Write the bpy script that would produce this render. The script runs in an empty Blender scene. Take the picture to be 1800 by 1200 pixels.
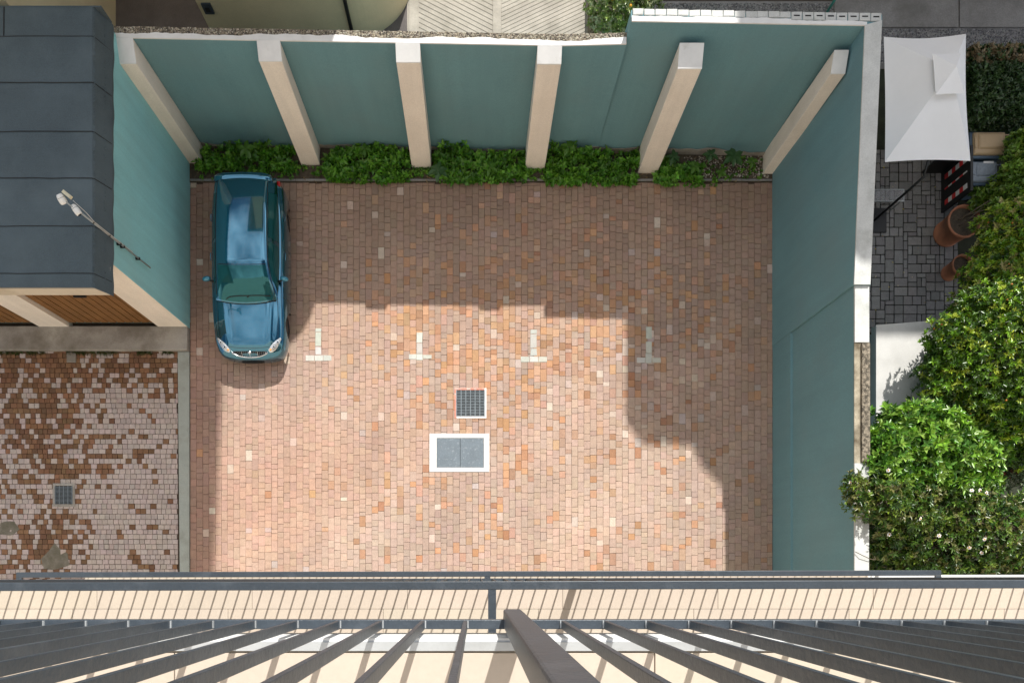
import bpy, math, random
import numpy as np
from mathutils import Vector, Matrix

random.seed(7); rng = np.random.default_rng(7)
S = bpy.context.scene
COL = S.collection
R = math.radians

# ------------------------------------------------------------------ camera, sky, sun, exposure
CAM_H, FPX, NX, NY = 18.0, 1260.0, 838.0, 1000.0   # height above the yard, focal length and foot point
cam = bpy.data.cameras.new('camera'); camo = bpy.data.objects.new('camera', cam); COL.objects.link(camo)
camo.location = (0, 0, CAM_H); camo.rotation_euler = (0, 0, 0)      # looking straight down, shifted lens
cam.sensor_width = 36.0; cam.lens = 36.0 * FPX / 1800.0
cam.shift_x = (900 - NX) / 1800.0; cam.shift_y = (NY - 600) / 1800.0
cam.clip_start = 0.05; cam.clip_end = 500
S.camera = camo

SUN_EL, SUN_AZ = R(42.3), math.atan2(0.322, 1.05)                    # azimuth from +Y towards +X
w = bpy.data.worlds.new('World'); S.world = w; w.use_nodes = True
nt = w.node_tree; nt.nodes.clear()
def wn(t, **k):
    n = nt.nodes.new(t)
    for a, v in k.items(): setattr(n, a, v)
    return n
out = wn('ShaderNodeOutputWorld'); bg = wn('ShaderNodeBackground'); sky = wn('ShaderNodeTexSky')
sky.sky_type = 'NISHITA'; sky.sun_disc = False; sky.sun_elevation = SUN_EL; sky.sun_rotation = SUN_AZ
sky.air_density = 1.0; sky.dust_density = 1.5; sky.ozone_density = 1.0
tc = wn('ShaderNodeTexCoord'); sep = wn('ShaderNodeSeparateXYZ'); nt.links.new(tc.outputs['Generated'], sep.inputs[0])
mx = wn('ShaderNodeMath', operation='MAXIMUM'); mx.inputs[1].default_value = 0.12; nt.links.new(sep.outputs['Z'], mx.inputs[0])
dv = wn('ShaderNodeVectorMath', operation='SCALE'); nt.links.new(tc.outputs['Generated'], dv.inputs[0])
iv = wn('ShaderNodeMath', operation='DIVIDE'); iv.inputs[0].default_value = 1.0; nt.links.new(mx.outputs[0], iv.inputs[1])
nt.links.new(iv.outputs[0], dv.inputs['Scale'])
cn = wn('ShaderNodeTexNoise'); cn.inputs['Scale'].default_value = 1.7; cn.inputs['Detail'].default_value = 7; cn.inputs['Roughness'].default_value = 0.55
cofs = wn('ShaderNodeVectorMath', operation='ADD'); cofs.inputs[1].default_value = (2.6, 8.4, 4.0)
nt.links.new(dv.outputs[0], cofs.inputs[0]); nt.links.new(cofs.outputs[0], cn.inputs['Vector'])
cr = wn('ShaderNodeValToRGB'); cr.color_ramp.elements[0].position = 0.46; cr.color_ramp.elements[1].position = 0.70
nt.links.new(cn.outputs['Fac'], cr.inputs[0])
mixc = wn('ShaderNodeMix', data_type='RGBA'); mixc.inputs['B'].default_value = (27.0, 27.6, 28.6, 1)
nt.links.new(cr.outputs[0], mixc.inputs['Factor']); nt.links.new(sky.outputs[0], mixc.inputs['A'])
nt.links.new(mixc.outputs['Result'], bg.inputs[0]); bg.inputs[1].default_value = 0.062
nt.links.new(bg.outputs[0], out.inputs[0])

sun = bpy.data.lights.new('sun', 'SUN'); sun.energy = 5.0; sun.angle = R(0.7); sun.color = (1.0, 0.97, 0.91)
suno = bpy.data.objects.new('sun', sun); COL.objects.link(suno)
sd = Vector((math.sin(SUN_AZ) * math.cos(SUN_EL), math.cos(SUN_AZ) * math.cos(SUN_EL), math.sin(SUN_EL)))
suno.rotation_euler = sd.to_track_quat('Z', 'Y').to_euler(); suno.location = (5, 20, 40)
S.view_settings.view_transform = 'Standard'; S.view_settings.look = 'None'
S.view_settings.exposure = 0.24; S.view_settings.gamma = 1.0; S.view_settings.use_curve_mapping = False
S.render.engine = 'CYCLES'; S.cycles.max_bounces = 8; S.cycles.use_denoising = True

# ------------------------------------------------------------------ helpers
def at(x, y, z=0.0):
    k = (CAM_H - z) / FPX
    return Vector(((x - NX) * k, (NY - y) * k, z))

class MB:
    def __init__(s): s.v = []; s.f = []; s.c = []
    def add(s, vs, fs, col=None):
        o = len(s.v); s.v += [tuple(p) for p in vs]; s.f += [tuple(i + o for i in f) for f in fs]
        if col is not None: s.c += [tuple(col)] * len(vs)
        return s
    def box(s, x0, x1, y0, y1, z0, z1, col=None):
        return s.hexa([(x0,y0,z0),(x1,y0,z0),(x1,y1,z0),(x0,y1,z0),(x0,y0,z1),(x1,y0,z1),(x1,y1,z1),(x0,y1,z1)], col)
    def hexa(s, p, col=None):
        return s.add(p, [(3,2,1,0),(4,5,6,7),(0,1,5,4),(1,2,6,5),(2,3,7,6),(3,0,4,7)], col)
    def prism(s, poly, z0, z1, col=None):
        n = len(poly); v = [(x, y, z0) for x, y in poly] + [(x, y, z1) for x, y in poly]
        return s.add(v, [tuple(range(n))[::-1], tuple(range(n, 2*n))] + [(i, (i+1) % n, n + (i+1) % n, n + i) for i in range(n)], col)
    def block(s, x0, x1, y0, y1, z0, z1, b=0.006, col=None, jit=0.0, tilt=0.0):
        c = [(x0,y0),(x1,y0),(x1,y1),(x0,y1)]; c2 = [(x0+b,y0+b),(x1-b,y0+b),(x1-b,y1-b),(x0+b,y1-b)]
        if jit:
            j = [(random.uniform(-jit,jit), random.uniform(-jit,jit)) for _ in c]
            c = [(a+u, q+w_) for (a,q),(u,w_) in zip(c,j)]; c2 = [(a+u, q+w_) for (a,q),(u,w_) in zip(c2,j)]
        tz = [random.uniform(-tilt, tilt) for _ in c] if tilt else [0]*4
        v = [(a,q,z0) for a,q in c] + [(a,q,z1-b*0.7+t) for (a,q),t in zip(c,tz)] + [(a,q,z1+t) for (a,q),t in zip(c2,tz)]
        f = [(8,9,10,11)]
        for i in range(4):
            k = (i+1) % 4; f += [(i,k,4+k,4+i),(4+i,4+k,8+k,8+i)]
        return s.add(v, f, col)
    def tube(s, pts, r, n=8, col=None, cap=True):
        pts = [Vector(p) for p in pts]; rs = r if isinstance(r, (list, tuple)) else [r]*len(pts)
        v = []; f = []; up = None
        for i, p in enumerate(pts):
            d = (pts[min(i+1, len(pts)-1)] - pts[max(i-1, 0)]).normalized()
            if up is None: up = Vector((0,0,1)) if abs(d.z) < 0.9 else Vector((1,0,0))
            a = d.cross(up).normalized(); b = d.cross(a).normalized(); up = -b if False else up
            for k in range(n):
                t = 2*math.pi*k/n; v.append(p + (a*math.cos(t) + b*math.sin(t))*rs[i])
        for i in range(len(pts)-1):
            for k in range(n): f.append((i*n+k, i*n+(k+1)%n, (i+1)*n+(k+1)%n, (i+1)*n+k))
        if cap: f += [tuple(range(n))[::-1], tuple(range((len(pts)-1)*n, len(pts)*n))]
        return s.add(v, f, col)
    def lathe(s, prof, n=28, M=None, col=None):
        v = []; f = []
        for r, z in prof:
            for k in range(n):
                t = 2*math.pi*k/n; p = Vector((r*math.cos(t), r*math.sin(t), z)); v.append(M @ p if M else p)
        for i in range(len(prof)-1):
            for k in range(n): f.append((i*n+k, i*n+(k+1)%n, (i+1)*n+(k+1)%n, (i+1)*n+k))
        return s.add(v, f, col)
    def build(s, name, m, parent=None, org=None, smooth=False, bevel=0.0):
        me = bpy.data.meshes.new(name)
        o3 = Vector(org) if org is not None else (Vector(parent['_o']) if parent is not None and '_o' in parent else Vector((0,0,0)))
        me.from_pydata([(p[0]-o3.x, p[1]-o3.y, p[2]-o3.z) for p in s.v], [], s.f)
        if s.c and len(s.c) == len(s.v):
            ca = me.attributes.new('Col', 'FLOAT_COLOR', 'POINT')
            ca.data.foreach_set('color', np.array([(c[0],c[1],c[2],1.0) for c in s.c], dtype=np.float32).ravel())
        if m: me.materials.append(m)
        if smooth: me.polygons.foreach_set('use_smooth', [True]*len(me.polygons))
        me.update()
        o = bpy.data.objects.new(name, me); COL.objects.link(o)
        if parent is not None: o.parent = parent; o['_o'] = tuple(o3)
        else: o.location = o3; o['_o'] = tuple(o3)
        if bevel:
            b = o.modifiers.new('bevel', 'BEVEL'); b.width = bevel; b.segments = 2; b.limit_method = 'ANGLE'; b.angle_limit = R(40)
        return o

def tag(o, label, cat, group=None, kind=None):
    o['label'] = label; o['category'] = cat
    if group: o['group'] = group
    if kind: o['kind'] = kind
    return o
def thing(name, label, cat, loc, group=None, kind='thing'):
    o = bpy.data.objects.new(name, None); COL.objects.link(o); o.location = loc; o['_o'] = tuple(loc)
    o.empty_display_size = 0.2
    return tag(o, label, cat, group, kind)
def struct(o): o['kind'] = 'structure'; return o
def stuff(o): o['kind'] = 'stuff'; return o

# ------------------------------------------------------------------ materials
def mat(name, col=(0.5,0.5,0.5), rough=0.8, var=0.12, vs=3.0, bump=0.15, bs=60.0, stain=None, ss=0.8, sth=(0.5,0.7),
        attr=False, metal=0.0, coat=0.0, spec=0.5, bd=0.01, fine=0.0, fs=120.0, streak=None):
    m = bpy.data.materials.new(name); m.use_nodes = True; t = m.node_tree; t.nodes.clear()
    N = t.nodes.new; L = t.links.new
    o = N('ShaderNodeOutputMaterial'); p = N('ShaderNodeBsdfPrincipled'); L(p.outputs[0], o.inputs[0])
    g = N('ShaderNodeNewGeometry')
    if attr:
        a = N('ShaderNodeAttribute'); a.attribute_name = 'Col'; base = a.outputs['Color']
    else:
        a = N('ShaderNodeRGB'); a.outputs[0].default_value = (*col, 1); base = a.outputs[0]
    def noise(scale, detail=5, rough_=0.6, vec=None):
        n = N('ShaderNodeTexNoise'); n.inputs['Scale'].default_value = scale; n.inputs['Detail'].default_value = detail
        n.inputs['Roughness'].default_value = rough_; L(vec or g.outputs['Position'], n.inputs['Vector']); return n.outputs['Fac']
    def scale_by(base, fac, amt):
        mr = N('ShaderNodeMapRange'); mr.inputs['From Min'].default_value = 0.3; mr.inputs['From Max'].default_value = 0.7
        mr.inputs['To Min'].default_value = 1 - amt; mr.inputs['To Max'].default_value = 1 + amt; L(fac, mr.inputs[0])
        q = N('ShaderNodeVectorMath'); q.operation = 'SCALE'; L(base, q.inputs[0]); L(mr.outputs[0], q.inputs['Scale']); return q.outputs[0]
    if var: base = scale_by(base, noise(vs), var)
    if fine: base = scale_by(base, noise(fs, 3), fine)
    if stain is not None:
        r = N('ShaderNodeValToRGB'); r.color_ramp.elements[0].position = sth[0]; r.color_ramp.elements[1].position = sth[1]
        L(noise(ss, 8, 0.65), r.inputs[0]); x = N('ShaderNodeMix'); x.data_type = 'RGBA'
        L(r.outputs[0], x.inputs['Factor']); L(base, x.inputs['A']); x.inputs['B'].default_value = (*stain, 1); base = x.outputs['Result']
    if streak:
        mp = N('ShaderNodeMapping'); mp.inputs['Scale'].default_value = (5.0, 5.0, 0.35); L(g.outputs['Position'], mp.inputs['Vector'])
        base = scale_by(base, noise(1.0, 6, 0.62, mp.outputs[0]), streak)
    L(base, p.inputs['Base Color'])
    p.inputs['Roughness'].default_value = rough; p.inputs['Metallic'].default_value = metal
    p.inputs['Coat Weight'].default_value = coat; p.inputs['Coat Roughness'].default_value = 0.03
    p.inputs['Specular IOR Level'].default_value = spec
    if bump:
        b = N('ShaderNodeBump'); b.inputs['Strength'].default_value = bump; b.inputs['Distance'].default_value = bd
        L(noise(bs, 6), b.inputs['Height']); L(b.outputs[0], p.inputs['Normal'])
    return m

def leaf_mat(name, rough=0.38, trans=0.25):
    m = bpy.data.materials.new(name); m.use_nodes = True; t = m.node_tree; t.nodes.clear(); N = t.nodes.new; L = t.links.new
    o = N('ShaderNodeOutputMaterial'); p = N('ShaderNodeBsdfPrincipled'); a = N('ShaderNodeAttribute'); a.attribute_name = 'Col'
    L(a.outputs['Color'], p.inputs['Base Color']); p.inputs['Roughness'].default_value = rough; p.inputs['Specular IOR Level'].default_value = 0.5
    tr = N('ShaderNodeBsdfTranslucent'); L(a.outputs['Color'], tr.inputs['Color'])
    x = N('ShaderNodeMixShader'); x.inputs[0].default_value = trans; L(p.outputs[0], x.inputs[1]); L(tr.outputs[0], x.inputs[2]); L(x.outputs[0], o.inputs[0])
    return m

M = {}
M['ground'] = mat('earth', (0.07,0.06,0.05), 0.95, 0.3, 1.5, 0.5, 30)
M['joint'] = mat('joint_sand', (0.095,0.06,0.042), 0.95, 0.25, 4, 0.3, 90)
M['joint_brown'] = mat('joint_brown', (0.07,0.05,0.035), 0.95, 0.25, 4, 0.3, 90)
M['joint_moss'] = mat('joint_moss', (0.03,0.035,0.02), 0.95, 0.3, 4, 0.3, 90)
M['paver'] = mat('paver_stone', attr=True, rough=0.8, var=0.10, vs=9, bump=0.35, bs=55, fine=0.15, fs=45, bd=0.008, streak=0)
M['teal'] = mat('teal_render', (0.140,0.282,0.320), 0.85, 0.06, 0.7, 0.25, 170, stain=(0.158,0.27,0.298), ss=0.55, sth=(0.45,0.8), fine=0.09, fs=45, bd=0.008, streak=0.04)
M['teal_light'] = mat('light_teal_render', (0.27,0.585,0.62), 0.85, 0.06, 0.7, 0.25, 170, stain=(0.30,0.56,0.58), ss=0.55, sth=(0.45,0.8), fine=0.08, fs=45, bd=0.008, streak=0.07)
M['beige'] = mat('beige_render', (0.84,0.775,0.69), 0.85, 0.06, 1.2, 0.2, 140, stain=(0.77,0.70,0.61), ss=1.5, sth=(0.5,0.8), fine=0.07, fs=40, bd=0.006, streak=0.06)
M['cream'] = mat('cream_render', (0.60,0.53,0.43), 0.85, 0.06, 1.0, 0.2, 120, stain=(0.42,0.35,0.25), ss=1.2, sth=(0.5,0.8))
M['ochre'] = mat('ochre_render', (0.70,0.57,0.37), 0.85, 0.08, 0.8, 0.2, 120, fine=0.05, fs=50)
M['white'] = mat('white_paint', (0.74,0.74,0.73), 0.75, 0.06, 4, 0.2, 60, stain=(0.50,0.49,0.46), ss=3.0, sth=(0.6,0.78))
M['coping'] = mat('pale_cement', (0.56,0.57,0.55), 0.85, 0.10, 2.5, 0.3, 60, stain=(0.36,0.37,0.34), ss=1.6, sth=(0.5,0.75), fine=0.08, fs=40)
M['coping_old'] = mat('weathered_cement', (0.44,0.39,0.29), 0.9, 0.25, 3.5, 0.5, 50, stain=(0.12,0.095,0.06), ss=1.5, sth=(0.38,0.6), fine=0.2, fs=40)
M['aggregate'] = mat('mossy_aggregate', (0.26,0.22,0.165), 0.95, 0.4, 26, 0.8, 45, stain=(0.07,0.06,0.045), ss=14, sth=(0.45,0.58), fine=0.35, fs=38, bd=0.02)
M['concrete'] = mat('stained_concrete', (0.36,0.34,0.31), 0.9, 0.15, 2.0, 0.4, 60, stain=(0.17,0.15,0.12), ss=1.4, sth=(0.42,0.7), fine=0.1, fs=40)
M['kerbstone'] = mat('kerb_concrete', (0.36,0.39,0.36), 0.9, 0.12, 2.0, 0.3, 60, stain=(0.25,0.26,0.23), ss=2.0, sth=(0.5,0.75), fine=0.08, fs=40)
M['path'] = mat('grey_path', (0.27,0.265,0.26), 0.95, 0.15, 1.5, 0.4, 60, stain=(0.17,0.165,0.155), ss=0.9, sth=(0.45,0.7), fine=0.15, fs=30)
M['ramp'] = mat('ribbed_concrete', (0.40,0.37,0.32), 0.9, 0.14, 2.0, 0.4, 60, stain=(0.26,0.24,0.20), ss=1.2, sth=(0.45,0.75), fine=0.1, fs=40)
M['asphalt'] = mat('asphalt', (0.13,0.115,0.11), 0.95, 0.2, 2, 0.5, 60, fine=0.15, fs=40)
M['roofing'] = mat('bitumen_sheet', (0.066,0.092,0.108), 0.85, 0.12, 0.9, 0.4, 140, stain=(0.10,0.135,0.155), ss=0.5, sth=(0.45,0.75), fine=0.16, fs=55)
M['seam'] = mat('bitumen_bead', (0.012,0.014,0.016), 0.7, 0.1, 4, 0.2, 60)
M['wood'] = mat('brown_boards', (0.22,0.105,0.033), 0.65, 0.2, 3, 0.3, 60, fine=0.15, fs=30)
M['dark'] = mat('black_void', (0.012,0.012,0.012), 0.9, 0.1, 4, 0)
M['soil'] = mat('bed_soil', (0.075,0.058,0.04), 0.95, 0.35, 8, 0.7, 40, fine=0.3, fs=40)
M['gravel'] = mat('gravel_stone', attr=True, rough=0.9, var=0.1, vs=30, bump=0)
M['steel_paint'] = mat('grey_painted_steel', (0.040,0.052,0.066), 0.42, 0.12, 5, 0.2, 70, stain=(0.085,0.10,0.118), ss=4.0, sth=(0.55,0.8), metal=0.0, fine=0.08, fs=50)
M['galv'] = mat('galvanised_flashing', (0.55,0.57,0.58), 0.4, 0.08, 6, 0.05, 40, stain=(0.42,0.43,0.43), ss=5, sth=(0.5,0.7), metal=0.5)
M['plank'] = mat('pale_wood_tile', attr=True, rough=0.55, var=0.05, vs=2.5, bump=0.06, bs=40, fine=0.03, fs=60)
M['stone_white'] = mat('white_marble', attr=True, rough=0.7, var=0.10, vs=8, bump=0.2, bs=60, fine=0.06, fs=40)
M['hatch_plate'] = mat('checker_plate', (0.155,0.19,0.22), 0.55, 0.08, 3, 0.7, 95, stain=(0.27,0.30,0.33), ss=14, sth=(0.55,0.7), metal=0.25, fine=0.18, fs=70)
M['iron'] = mat('grey_iron', (0.17,0.20,0.22), 0.55, 0.2, 8, 0.2, 60, metal=0.3)
M['red_frame'] = mat('faded_red_paint', (0.62,0.25,0.19), 0.8, 0.15, 8, 0.2, 60, stain=(0.6,0.5,0.45), ss=6, sth=(0.5,0.65))
M['mud'] = mat('mossy_mud', (0.20,0.18,0.145), 0.95, 0.2, 6, 0.5, 40, stain=(0.13,0.12,0.085), ss=4, sth=(0.4,0.65), fine=0.2, fs=40)
M['canvas'] = mat('white_canvas', (0.93,0.93,0.94), 0.8, 0.03, 1.2, 0.12, 12, bd=0.02)
M['black_plastic'] = mat('black_plastic', (0.010,0.011,0.012), 0.5, 0.1, 5, 0.1, 60)
M['tan_plastic'] = mat('tan_plastic', (0.46,0.33,0.19), 0.5, 0.08, 5, 0.1, 40, stain=(0.36,0.26,0.15), ss=5, sth=(0.5,0.75))
M['blue_plastic'] = mat('slate_blue_plastic', (0.07,0.11,0.16), 0.45, 0.1, 5, 0.1, 40)
M['grey_lid'] = mat('worn_grey_lid', (0.24,0.28,0.33), 0.6, 0.2, 20, 0.1, 40)
M['terracotta'] = mat('terracotta', (0.42,0.17,0.09), 0.8, 0.15, 4, 0.2, 60, stain=(0.30,0.13,0.08), ss=3, sth=(0.5,0.75))
M['shed'] = mat('pale_slab', (0.56,0.55,0.53), 0.7, 0.07, 2.0, 0.1, 40, stain=(0.45,0.44,0.42), ss=2.2, sth=(0.5,0.8), fine=0.05, fs=40)
M['bark'] = mat('bark', (0.10,0.075,0.05), 0.95, 0.3, 10, 0.6, 40)
M['twig'] = mat('grey_twig', (0.22,0.18,0.13), 0.9, 0.2, 10, 0.3, 40)
M['leaf'] = leaf_mat('leaf_satin', 0.40, 0.22)
M['leaf_gloss'] = leaf_mat('leaf_gloss', 0.30, 0.18)
M['petal'] = mat('white_petal', (0.80,0.76,0.74), 0.7, 0.05, 5, 0)
M['berry'] = mat('orange_berry', (0.45,0.16,0.03), 0.4, 0.2, 20, 0)
M['fruit'] = mat('orange_fruit', (0.75,0.36,0.03), 0.45, 0.1, 20, 0)
M['cam_white'] = mat('white_plastic', (0.80,0.80,0.78), 0.4, 0.03, 8, 0)
M['cam_cream'] = mat('cream_plastic', (0.62,0.58,0.42), 0.5, 0.05, 8, 0)
M['pole'] = mat('zinc_pole', (0.36,0.38,0.38), 0.4, 0.1, 8, 0.05, 60, metal=0.5)
M['cable'] = mat('white_cable', (0.62,0.62,0.60), 0.5, 0.05, 8, 0)
M['red_tape'] = mat('red_tape', (0.60,0.03,0.03), 0.4, 0.05, 8, 0)
M['white_tape'] = mat('white_tape', (0.72,0.72,0.72), 0.4, 0.05, 8, 0)
M['teal_paint'] = mat('teal_paint', (0.06,0.30,0.25), 0.5, 0.05, 8, 0)
M['blue'] = mat('blue_scrap', (0.05,0.20,0.55), 0.5, 0.05, 8, 0)

# ------------------------------------------------------------------ ground sheets (setting)
def sheet(name, x0, x1, y0, y1, z, m):
    return struct(MB().add([(x0,y0,z),(x1,y0,z),(x1,y1,z),(x0,y1,z)], [(0,1,2,3)]).build(name, m))
sheet('ground', -90, 90, -90, 120, -0.16, M['ground'])
XL, XR = -7.205, 7.44
yard = sheet('yard_pavement', XL-0.1, XR+0.1, -2.4, 9.78, -0.028, M['joint'])
side = sheet('side_pavement', -16.0, -7.48, -2.4, 6.2, -0.030, M['joint_brown'])
bed = sheet('planting_bed', XL-0.1, XR+0.1, 9.70, 10.75, 0.012, M['soil'])
gard = sheet('garden_ground', 7.6, 40, -2.4, 12.8, -0.10, M['joint_moss'])
lane = sheet('lane', -9.2, -1.2, 10.8, 40, -0.05, M['asphalt'])
ramp = sheet('ramp', -1.75, 2.80, 10.9, 40, -0.046, M['ramp'])
gravel_base = sheet('gravel_strip', 4.2, 40, 12.6, 14.3, -0.07, M['path'])
road = struct(MB().box(9.0, 12.11, 13.62, 40, -0.14, -0.02).box(12.15, 22, 13.62, 40, -0.14, -0.022).build('concrete_path', M['path']))

def lerp(a, b, t): return tuple(a[i] + (b[i]-a[i])*t for i in range(3))
def jcol(c, v=0.1, h=0.04):
    k = 1 + random.uniform(-v, v); return tuple(max(0.01, min(0.85, q*k*(1+random.uniform(-h, h)))) for q in c)
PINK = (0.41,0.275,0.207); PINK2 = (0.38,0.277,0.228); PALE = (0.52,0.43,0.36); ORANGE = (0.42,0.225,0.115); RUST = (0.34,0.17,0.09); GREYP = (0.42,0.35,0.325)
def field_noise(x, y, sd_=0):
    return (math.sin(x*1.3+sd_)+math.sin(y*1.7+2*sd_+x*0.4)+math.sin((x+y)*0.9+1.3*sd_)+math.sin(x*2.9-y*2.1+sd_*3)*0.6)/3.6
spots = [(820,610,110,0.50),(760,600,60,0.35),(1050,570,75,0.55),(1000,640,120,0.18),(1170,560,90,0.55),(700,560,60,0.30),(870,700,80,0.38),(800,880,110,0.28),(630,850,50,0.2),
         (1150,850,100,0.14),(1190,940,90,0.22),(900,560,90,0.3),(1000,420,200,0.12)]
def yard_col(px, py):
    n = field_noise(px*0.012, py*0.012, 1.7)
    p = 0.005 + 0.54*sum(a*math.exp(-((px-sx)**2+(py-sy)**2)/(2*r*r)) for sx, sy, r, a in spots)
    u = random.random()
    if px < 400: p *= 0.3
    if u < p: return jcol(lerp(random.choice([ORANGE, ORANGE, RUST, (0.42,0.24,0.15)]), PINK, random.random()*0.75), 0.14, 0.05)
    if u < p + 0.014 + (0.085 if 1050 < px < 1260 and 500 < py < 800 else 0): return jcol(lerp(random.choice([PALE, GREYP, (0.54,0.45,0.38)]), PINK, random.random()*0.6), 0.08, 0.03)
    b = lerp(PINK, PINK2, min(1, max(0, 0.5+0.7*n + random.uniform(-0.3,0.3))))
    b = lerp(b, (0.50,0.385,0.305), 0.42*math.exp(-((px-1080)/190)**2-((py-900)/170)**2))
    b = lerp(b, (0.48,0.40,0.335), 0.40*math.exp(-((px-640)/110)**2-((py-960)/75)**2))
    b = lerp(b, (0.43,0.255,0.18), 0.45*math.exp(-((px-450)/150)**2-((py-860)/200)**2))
    b = lerp(b, (0.26,0.165,0.112), 0.62*min(1, max(0, (650-py)/300)) + 0.15*max(0, n))  # shade painted in: pavers darken and redden towards the back wall, plus random tone
    b = lerp(b, (0.30,0.165,0.125), 0.5*min(1, max(0, (410-px)/60)))  # shade along the left edge painted in as darker, redder pavers
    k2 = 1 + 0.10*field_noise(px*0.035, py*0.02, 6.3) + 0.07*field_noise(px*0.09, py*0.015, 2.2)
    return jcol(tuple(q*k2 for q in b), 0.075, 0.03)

def lay(parent, bricks, name, field, m):
    """bricks: (x0,x1,y0,y1,z,col): the 300 largest become parts, the rest one field"""
    order = sorted(range(len(bricks)), key=lambda i: -(bricks[i][1]-bricks[i][0])*(bricks[i][3]-bricks[i][2]))
    big = set(order[:300]); fld = MB()
    for i, (x0, x1, y0, y1, z, c) in enumerate(bricks):
        if i in big:
            cx, cy = (x0+x1)/2, (y0+y1)/2
            b = MB().block(x0-cx, x1-cx, y0-cy, y1-cy, -0.05, z, 0.005, c, 0.003, 0.0022)
            o = b.build(name, m, None, (0,0,0)); o.parent = parent; o.location = (cx, cy, 0)
        else: fld.block(x0, x1, y0, y1, -0.05, z, 0.005, c, 0.003, 0.0022)
    if fld.v: stuff(fld.build(field, m, parent))

bricks = []; x = XL + 0.01; gap = 0.0056
while x < XR - 0.05:
    wd = random.uniform(0.150, 0.166)
    if x + wd > XR: wd = XR - x - 0.01
    y = -0.6 + random.uniform(-0.2, 0); base_l = random.uniform(0.165, 0.205)
    while y < 9.66:
        ln = base_l * random.choice([0.6, 0.75, 0.9, 1, 1, 1, 1.1, 1.25, 1.5]) * random.uniform(0.92, 1.08)
        y1 = min(y + ln, 9.70)
        cx, cy = NX + 70*(x+wd/2), NY - 70*(y+y1)/2
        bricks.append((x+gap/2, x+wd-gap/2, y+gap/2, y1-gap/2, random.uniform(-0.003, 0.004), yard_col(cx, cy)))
        y += ln
    x += wd
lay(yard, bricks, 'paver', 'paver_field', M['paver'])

BROWN = (0.20,0.105,0.055); LILAC = (0.46,0.385,0.355)
bricks = []; y = -0.6; gap = 0.010
def side_p(px, py):
    n = field_noise(px*0.03, py*0.03, 4.1); g = 0.18
    g += 0.50*math.exp(-((py-640)/50)**2) + 0.40*math.exp(-(((px-20)/130)**2 + ((py-740)/150)**2))
    g += 0.30*math.exp(-(((px-130)/60)**2 + ((py-790)/60)**2)) + 0.25*math.exp(-(((px-80)/70)**2 + ((py-960)/60)**2))
    g -= 0.10*(px > 200)*(py > 680)
    return g + 0.30*n
while y < 5.44:
    h = random.uniform(0.118, 0.134); x = -12.3 + random.uniform(-0.1, 0)
    while x < -7.52:
        wd = random.uniform(0.105, 0.165); x1 = min(x+wd, -7.505)
        if x1 - x > 0.03:
            cx, cy = NX+70*(x+x1)/2, NY-70*(y+h/2)
            c = jcol(BROWN, 0.3, 0.06) if random.random() < side_p(cx, cy) else jcol(LILAC, 0.12, 0.03)
            bricks.append((x+gap/2, x1-gap/2, y+gap/2, y+h-gap/2, random.uniform(-0.004, 0.003), c))
        x += wd
    y += h
lay(side, bricks, 'paver', 'paver_field', M['paver'])

# garden pavers: random rectangles on a small module grid
G = 0.115; nx, ny = 24, 40; gx0, gy0 = 9.35, 5.95
used = np.zeros((nx, ny), bool); bricks = []
for j in range(ny):
    for i in range(nx):
        if used[i, j]: continue
        for (a, b) in random.sample([(2,2),(2,2),(1,2),(2,1),(3,2),(2,3),(2,2)], 7) + [(1,1)]:
            if i+a <= nx and j+b <= ny and not used[i:i+a, j:j+b].any():
                used[i:i+a, j:j+b] = True; break
        c = jcol((0.20,0.195,0.19), 0.18, 0.02)
        bricks.append((gx0+i*G+0.010, gx0+(i+a)*G-0.010, gy0+j*G+0.010, gy0+(j+b)*G-0.010, random.uniform(-0.004,0.003)-0.03, c))
lay(gard, bricks, 'paver', 'paver_field', M['paver'])

# kerbs, ledge
struct(MB().prism([(at(313,618).x, 5.45),(at(318,1002).x,-2.4),(XL-0.004,-2.4),(XL-0.004,5.45)], -0.1, 0.035).build('kerb', M['kerbstone'], bevel=0.012))
struct(MB().box(-16, XL-0.006, 5.46, 6.06, -0.1, 0.14).build('concrete_ledge', M['concrete'], bevel=0.02))
bk = MB()
x = XL
while x < XR:
    l = random.uniform(0.6, 1.2); bk.block(x+0.004, min(x+l, XR)-0.004, 9.735, 9.785, -0.1, 0.024+random.uniform(-.006,.006), 0.008); x += l
struct(bk.build('bed_kerb', M['path']))
for poly in ([(70,985),(95,955),(118,972),(122,992),(100,1001),(78,1000)], [(0,918),(25,915),(34,930),(20,940),(0,938)]):
    pts = []
    n = len(poly)
    for i in range(n):
        for t in (0, 0.33, 0.66):
            q = (poly[i][0]+(poly[(i+1)%n][0]-poly[i][0])*t+random.uniform(-1.3,1.3), poly[i][1]+(poly[(i+1)%n][1]-poly[i][1])*t+random.uniform(-1.3,1.3))
            p = at(*q); pts.append((p.x, p.y))
    stuff(MB().prism(pts[::-1], -0.02, 0.003).build('mortar_patch', M['mud'], side))

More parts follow.
